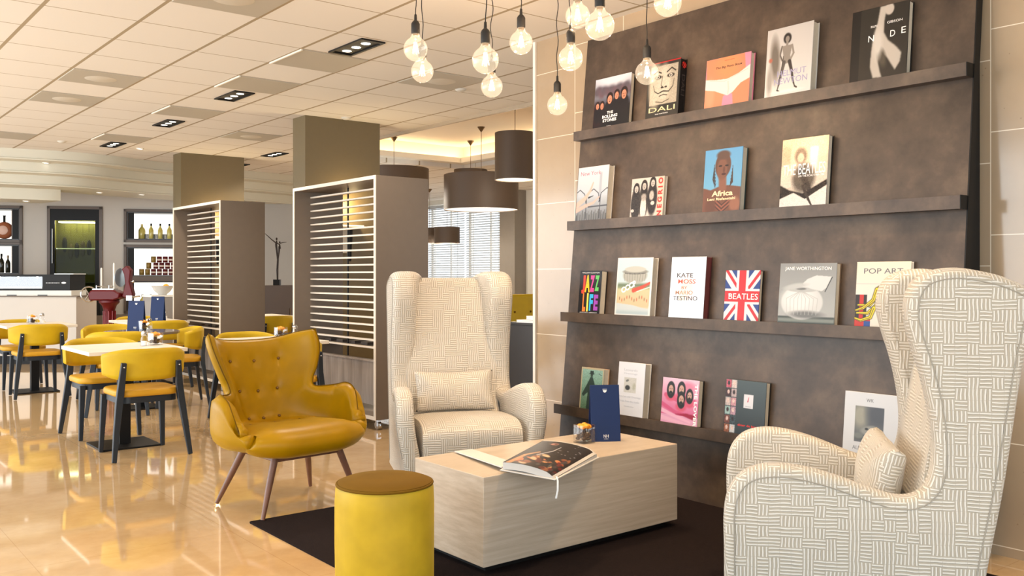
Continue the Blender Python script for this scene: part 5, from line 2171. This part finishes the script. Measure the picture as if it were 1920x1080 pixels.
A.rect(.24, .44, .70, .72, (214, 212, 204)).ell(.38, .53, .09, .045, (60, 62, 62), .4).ell(.36, .66, .06, .02, (120, 122, 120), .6, 20).ell(.62, .56, .06, .06, (190, 188, 170), .8).speck(14, 2, .24, .44, .70, .72)
book('art_book', 'white book with a small central drawing and faint lettering, bottom ledge', 4, 4.033, .222, .33, .055, A, WHT,
     [('Leonardo', .47, .86, .50, .045, inkF), ('Drawings', .47, .79, .50, .04, inkF), ('Sketches and Drawings', .47, .36, .84, .045, inkF), ('Notes from the studio', .47, .28, .76, .04, inkF), ('Introduction', .47, .185, .36, .025, inkF)])
A = Art(.274, .265, (240, 176, 206))
A.grad(.2, (226, 110, 156), 1, (246, 206, 226)).ell(.7, .82, .2, .12, (232, 140, 170), .8)
for k, pts in enumerate(([(.0, .42), (.4, .26), (.95, .20)], [(.0, .28), (.3, .20), (.8, .08)], [(.1, .62), (.5, .5), (.9, .56)], [(0, .12), (.4, .06), (.9, .0)])):
    A.path(pts, .09, (250, 190, 214) if k % 2 else (222, 96, 140), .05)
A.poly([(.36, .22), (.62, .20), (.96, .12), (.96, .24), (.7, .26)], (170, 36, 70), 3)
for x_, y_, r_ in ((.24, .76, .085), (.53, .78, .085), (.54, .56, .085), (.76, .66, .075)):
    A.ell(x_, y_ - .17, r_ * 1.7, .10, (226, 96, 126), .5).face(x_, y_, r_, (214, 170, 154), (38, 40, 40), beard=True, long_=True)
book('photo_book', 'pink book with four dark-haired heads above swirling pink cloth, bottom ledge', 4, 3.676, .274, .265, .042, A, BLK, [('THE LOVER', .93, .46, .88, .085, inkW, dict(spin=PI / 2, bold=.03))])
A = Art(.266, .295, (62, 76, 80))
A.grad(0, (48, 58, 62), 1, (74, 88, 92))
cl_ = ((200, 90, 110), (216, 200, 196), (60, 30, 34), (190, 170, 170), (206, 190, 186), (206, 150, 160), (160, 190, 186), (190, 150, 166), (120, 70, 60), (60, 76, 82), (150, 90, 60), (206, 210, 214))
for k in range(12):
    i, j = k % 2, k // 2
    A.rect(.01 + .14 * i, 1 - .165 * (j + 1) + .008, .14 + .14 * i, 1 - .165 * j - .008, cl_[k], .01)
    A.ell(.075 + .14 * i, 1 - .165 * j - .07, .03, .04, (230, 200, 190) if k % 3 else (50, 40, 44), .5)
A.speck(40, 2, 0, 0, .29, 1).rect(.47, .50, .70, .75, (232, 232, 238)).path([(.57, .62), (.59, .70)], .025, (206, 40, 70), .01)
book('photo_book', 'dark slate book with a strip of small photos and a white label, bottom ledge', 4, 3.217, .266, .295, .04, A, BLK, [('diner de bougies', .66, .175, .62, .055, inkR, dict(bold=.02)), ('fotografie', .585, .53, .14, .014, inkGr)])
A = Art(.289, .29, (232, 234, 238))
A.grad(.2, (96, 100, 104), .76, (150, 152, 148), .20, .72)
A.rect(.20, .20, .72, .78, (106, 110, 114), .01).ell(.30, .62, .14, .20, (170, 168, 152), .9).ell(.62, .66, .2, .2, (84, 88, 96), .9).ell(.48, .40, .17, .075, (158, 160, 154), .4, 10).ell(.42, .42, .03, .02, (50, 52, 54), .5).ell(.54, .43, .025, .018, (60, 62, 64), .5).ell(.5, .27, .3, .04, (70, 74, 76), .8).ell(.28, .3, .1, .05, (130, 134, 130), .8)
for q in ((0, 0, .2, 1), (.72, 0, 1, 1), (0, 0, 1, .20), (0, .78, 1, 1)):
    A.rect(*q, (232, 234, 238), .004)
book('art_book', 'square white book with a grey misty picture, beside the foreground chair', 4, 2.497, .289, .30, .03, A, WHT, [('WK', .46, .88, .13, .055, inkGr), ('ALFRED KUBIN', .46, .105, .56, .06, inkGr)])

# ================================================================== open picture book on the coffee table
Aq, Bq, Cq, Dq = (2.922, 3.386, .492), (3.013, 3.107, .472), (2.574, 2.909, .452), (2.477, 3.141, .482)
t0 = thing('open_picture_book', 'large open picture book hanging over the edge of the coffee table', 'book', (2.75, 3.15, .432), 0)
off = np.array([2.75, 3.15, .432])
qa, qb, qc, qd = [np.array(p) - off for p in (Aq, Bq, Cq, Dq)]
A = Art(.50, .30, (42, 36, 34), res=.0022)
A.speck(14, 2)
for k in range(40):
    rn_ = random.Random(k)
    x_ = rn_.uniform(.02, .45)
    A.ell(x_, rn_.uniform(.08, .9) * (1 - x_ * .7) + .05, rn_.uniform(.02, .07), rn_.uniform(.02, .06), rn_.choice([(206, 150, 96), (150, 92, 60), (226, 190, 150), (96, 40, 30), (90, 84, 80), (60, 40, 30), (216, 120, 70)]), .5, rn_.uniform(0, 90))
A.path([(.02, .9), (.35, .85), (.5, .7)], .07, (206, 150, 100), .03).path([(.38, .66), (.6, .52), (.78, .50)], .02, (206, 206, 210), .008).ell(.86, .68, .045, .07, (176, 120, 100), .4).ell(.87, .66, .02, .03, (90, 30, 26), .4)
for k in range(14):
    rn_ = random.Random(90 + k)
    A.ell(rn_.uniform(.5, .97), rn_.uniform(.08, .5), .010, .014, (150, 150, 156), .7)
for k in range(20):
    rn_ = random.Random(190 + k)
    A.ell(rn_.uniform(.05, .5), rn_.uniform(.0, .2), .03, .03, (110, 40, 34) if k % 2 else (70, 60, 60), .7)
A.rect(.975, 0, 1, 1, (226, 222, 216))


def page(u, v_):
    """u from the near short edge D-C to A-B; v from the spine side C-B to D-A"""
    base_ = (qc[None, None] * ((1 - u) * (1 - v_))[..., None] + qb[None, None] * (u * (1 - v_))[..., None] + qd[None, None] * ((1 - u) * v_)[..., None] + qa[None, None] * (u * v_)[..., None])
    base_[..., 2] += .012 * np.sin(np.clip(v_, 0, 1) * PI) - .016 * np.exp(-(v_ / .08) ** 2)
    return base_


art_mesh('picture_page', A, page, M['print'], t0)
g = G()
U = np.linspace(0, 1, 14)
V = np.linspace(0, 1, 14)
Ug, Vg = np.meshgrid(U, V, indexing='ij')
top = page(Ug, Vg) - np.array([0, 0, .0009])
n_ = 14
vs = [tuple(p) for p in top.reshape(-1, 3)]
bot = top.copy()
bot[..., 2] = np.maximum(.004, top[..., 2] - .030)
vs += [tuple(p) for p in bot.reshape(-1, 3)]
K = n_ * n_
fs = []
for i in range(n_ - 1):
    for j in range(n_ - 1):
        a = i * n_ + j
        fs.append((a, a + n_, a + n_ + 1, a + 1))
        fs.append((K + a, K + a + 1, K + a + n_ + 1, K + a + n_))
for i in range(n_ - 1):
    for a, b in ((i * n_, (i + 1) * n_), ((i + 1) * n_ + n_ - 1, i * n_ + n_ - 1), (i + 1, i), ((n_ - 1) * n_ + i, (n_ - 1) * n_ + i + 1)):
        fs.append((a, b, K + b, K + a))
g.add(vs, fs)
g.build('page_block', plain('grey page edges', srgb(190, 186, 180), .7), t0)
g = G()      # boards lie under the pages
ex = lambda p, q, s_: p + (p - q) * s_
c4 = [ex(qc, qa, .03), ex(qb, qd, .03), ex(qa, qc, .03), ex(qd, qb, .03)]
zb4 = [max(.001, p[2] - .0345) for p in c4]
g.add([(p[0], p[1], z_) for p, z_ in zip(c4, zb4)] + [(p[0], p[1], z_ + .003) for p, z_ in zip(c4, zb4)], [(0, 3, 2, 1), (4, 5, 6, 7), (0, 1, 5, 4), (1, 2, 6, 5), (2, 3, 7, 6), (3, 0, 4, 7)])
g.build('cover_board', P_('board', 210, 206, 200), t0, smooth=False)
g = G()      # front board and flap opened to the left
f0, f1 = np.array([2.585, 3.66, .440]) - off, np.array([2.50, 3.18, .452]) - off
w1_ = np.array([.085, -.03, .004])
g.add([tuple(f0), tuple(f1), tuple(f1 + w1_), tuple(f0 + w1_)] + [tuple(p - np.array([0, 0, .005])) for p in (f0, f1, f1 + w1_, f0 + w1_)], [(0, 1, 2, 3), (7, 6, 5, 4), (1, 0, 4, 5), (2, 1, 5, 6), (3, 2, 6, 7), (0, 3, 7, 4)])
g.build('front_board', WHT, t0, smooth=False)
g = G()
p0_ = qc + np.array([.01, .0, -.012])
g.tube([tuple(p0_ + np.array([0, 0, .004])), tuple(p0_ + np.array([-.004, -.012, -.012])), tuple(p0_ + np.array([-.008, -.016, -.05])), tuple(p0_ + np.array([-.014, -.012, -.085]))], 1, sq=(.004, .0006))
g.build('ribbon', M['white_print'], t0)

# ================================================================== hanging bulbs
bulbs = [(2.601, 4.033, 2.475, 'leftmost hanging globe bulb, the higher one of the left pair'), (2.816, 4.297, 2.434, 'globe bulb just below and right of the leftmost one'), (2.596, 3.424, 2.305, 'large globe bulb, upper one of the middle pair'),
         (3.194, 4.153, 2.376, 'globe bulb hanging lowest of the middle pair'), (3.098, 3.772, 2.536, 'globe bulb alone to the right of the middle pair'), (3.188, 3.427, 2.618, 'globe bulb half hidden behind the biggest bulb, near the picture top'),
         (2.74, 2.807, 2.361, 'biggest and nearest globe bulb with black socket'), (3.16, 3.449, 2.401, 'globe bulb directly left and below the biggest bulb'), (3.761, 4.227, 2.346, 'lowest and smallest looking globe bulb, against the stone wall'),
         (3.62, 3.351, 2.374, 'globe bulb hanging in front of the slipcased book'), (3.136, 2.777, 2.526, 'rightmost globe bulb, cut off by the top edge')]
t0_ = None
for k, (x_, y_, z_, lb) in enumerate(bulbs):
    r0 = thing('pendant_bulb', 'clear lit ' + lb, 'pendant lamp', (x_, y_, z_), .7 * k, 'clear globe bulbs hanging over the coffee table')
    if t0_ is None:
        g = G()
        rb = .0625
        prof = [(rb * math.sin(a), -rb * math.cos(a)) for a in np.linspace(0.001, PI * .83, 20)]
        prof += [(.026, .062), (.0195, .074), (.018, .082)]
        g.lathe(prof, 40, cap=False)
        me_g = g.build('glass_bulb', M['bulb_glass'], r0)
        g = G()
        g.lathe([(.0205, .078), (.0225, .082), (.0225, .130), (.018, .140), (.008, .150), (.0065, .178), (.003, .182)], 28)
        so = g.build('socket', M['black_matte'], r0)
        g = G()
        g.lathe([(.0145, .068), (.0145, .082)], 20)
        ca = g.build('cap', M['brass'], r0)
        g = G()
        for q in range(5):
            a = 2 * PI * q / 5
            c1, s1 = math.cos(a), math.sin(a)
            c2, s2 = math.cos(a + .6), math.sin(a + .6)
            g.tube([(.006 * c1, .006 * s1, .035), (.017 * c2, .017 * s2, -.022)], .0011, 5)
        fi = g.build('filament', M['filament'], r0)
        g = G()
        g.lathe([(.010, .068), (.006, .045), (.004, .02), (.002, .0)], 12)
        st = g.build('stem', M['glass'], r0)
        t0_ = [me_g, so, ca, fi, st]
    else:
        for o in t0_:
            c_ = o.copy()
            COL.objects.link(c_)
            c_.parent = r0
    g = G()
    n_ = 16
    top_ = H - z_
    g.tube([(.006 * math.sin(q * .9 + k) * min(1, q / 3) * (1 if q < n_ else 0), .006 * math.cos(q * .7 + k) * min(1, q / 3) * (1 if q < n_ else 0), .18 + (top_ - .18) * q / n_) for q in range(n_ + 1)], .0027, 6)
    g.build('cord', M['black_matte'], r0)
    g = G()
    g.lathe([(.004, top_ - .03), (.03, top_ - .022), (.032, top_)], 20)
    g.build('ceiling_rose', M['black_matte'], r0)
    light('bulb_light', 'POINT', (0, 0, .0), 5.5, (1, .66, .38), .012, parent=r0)
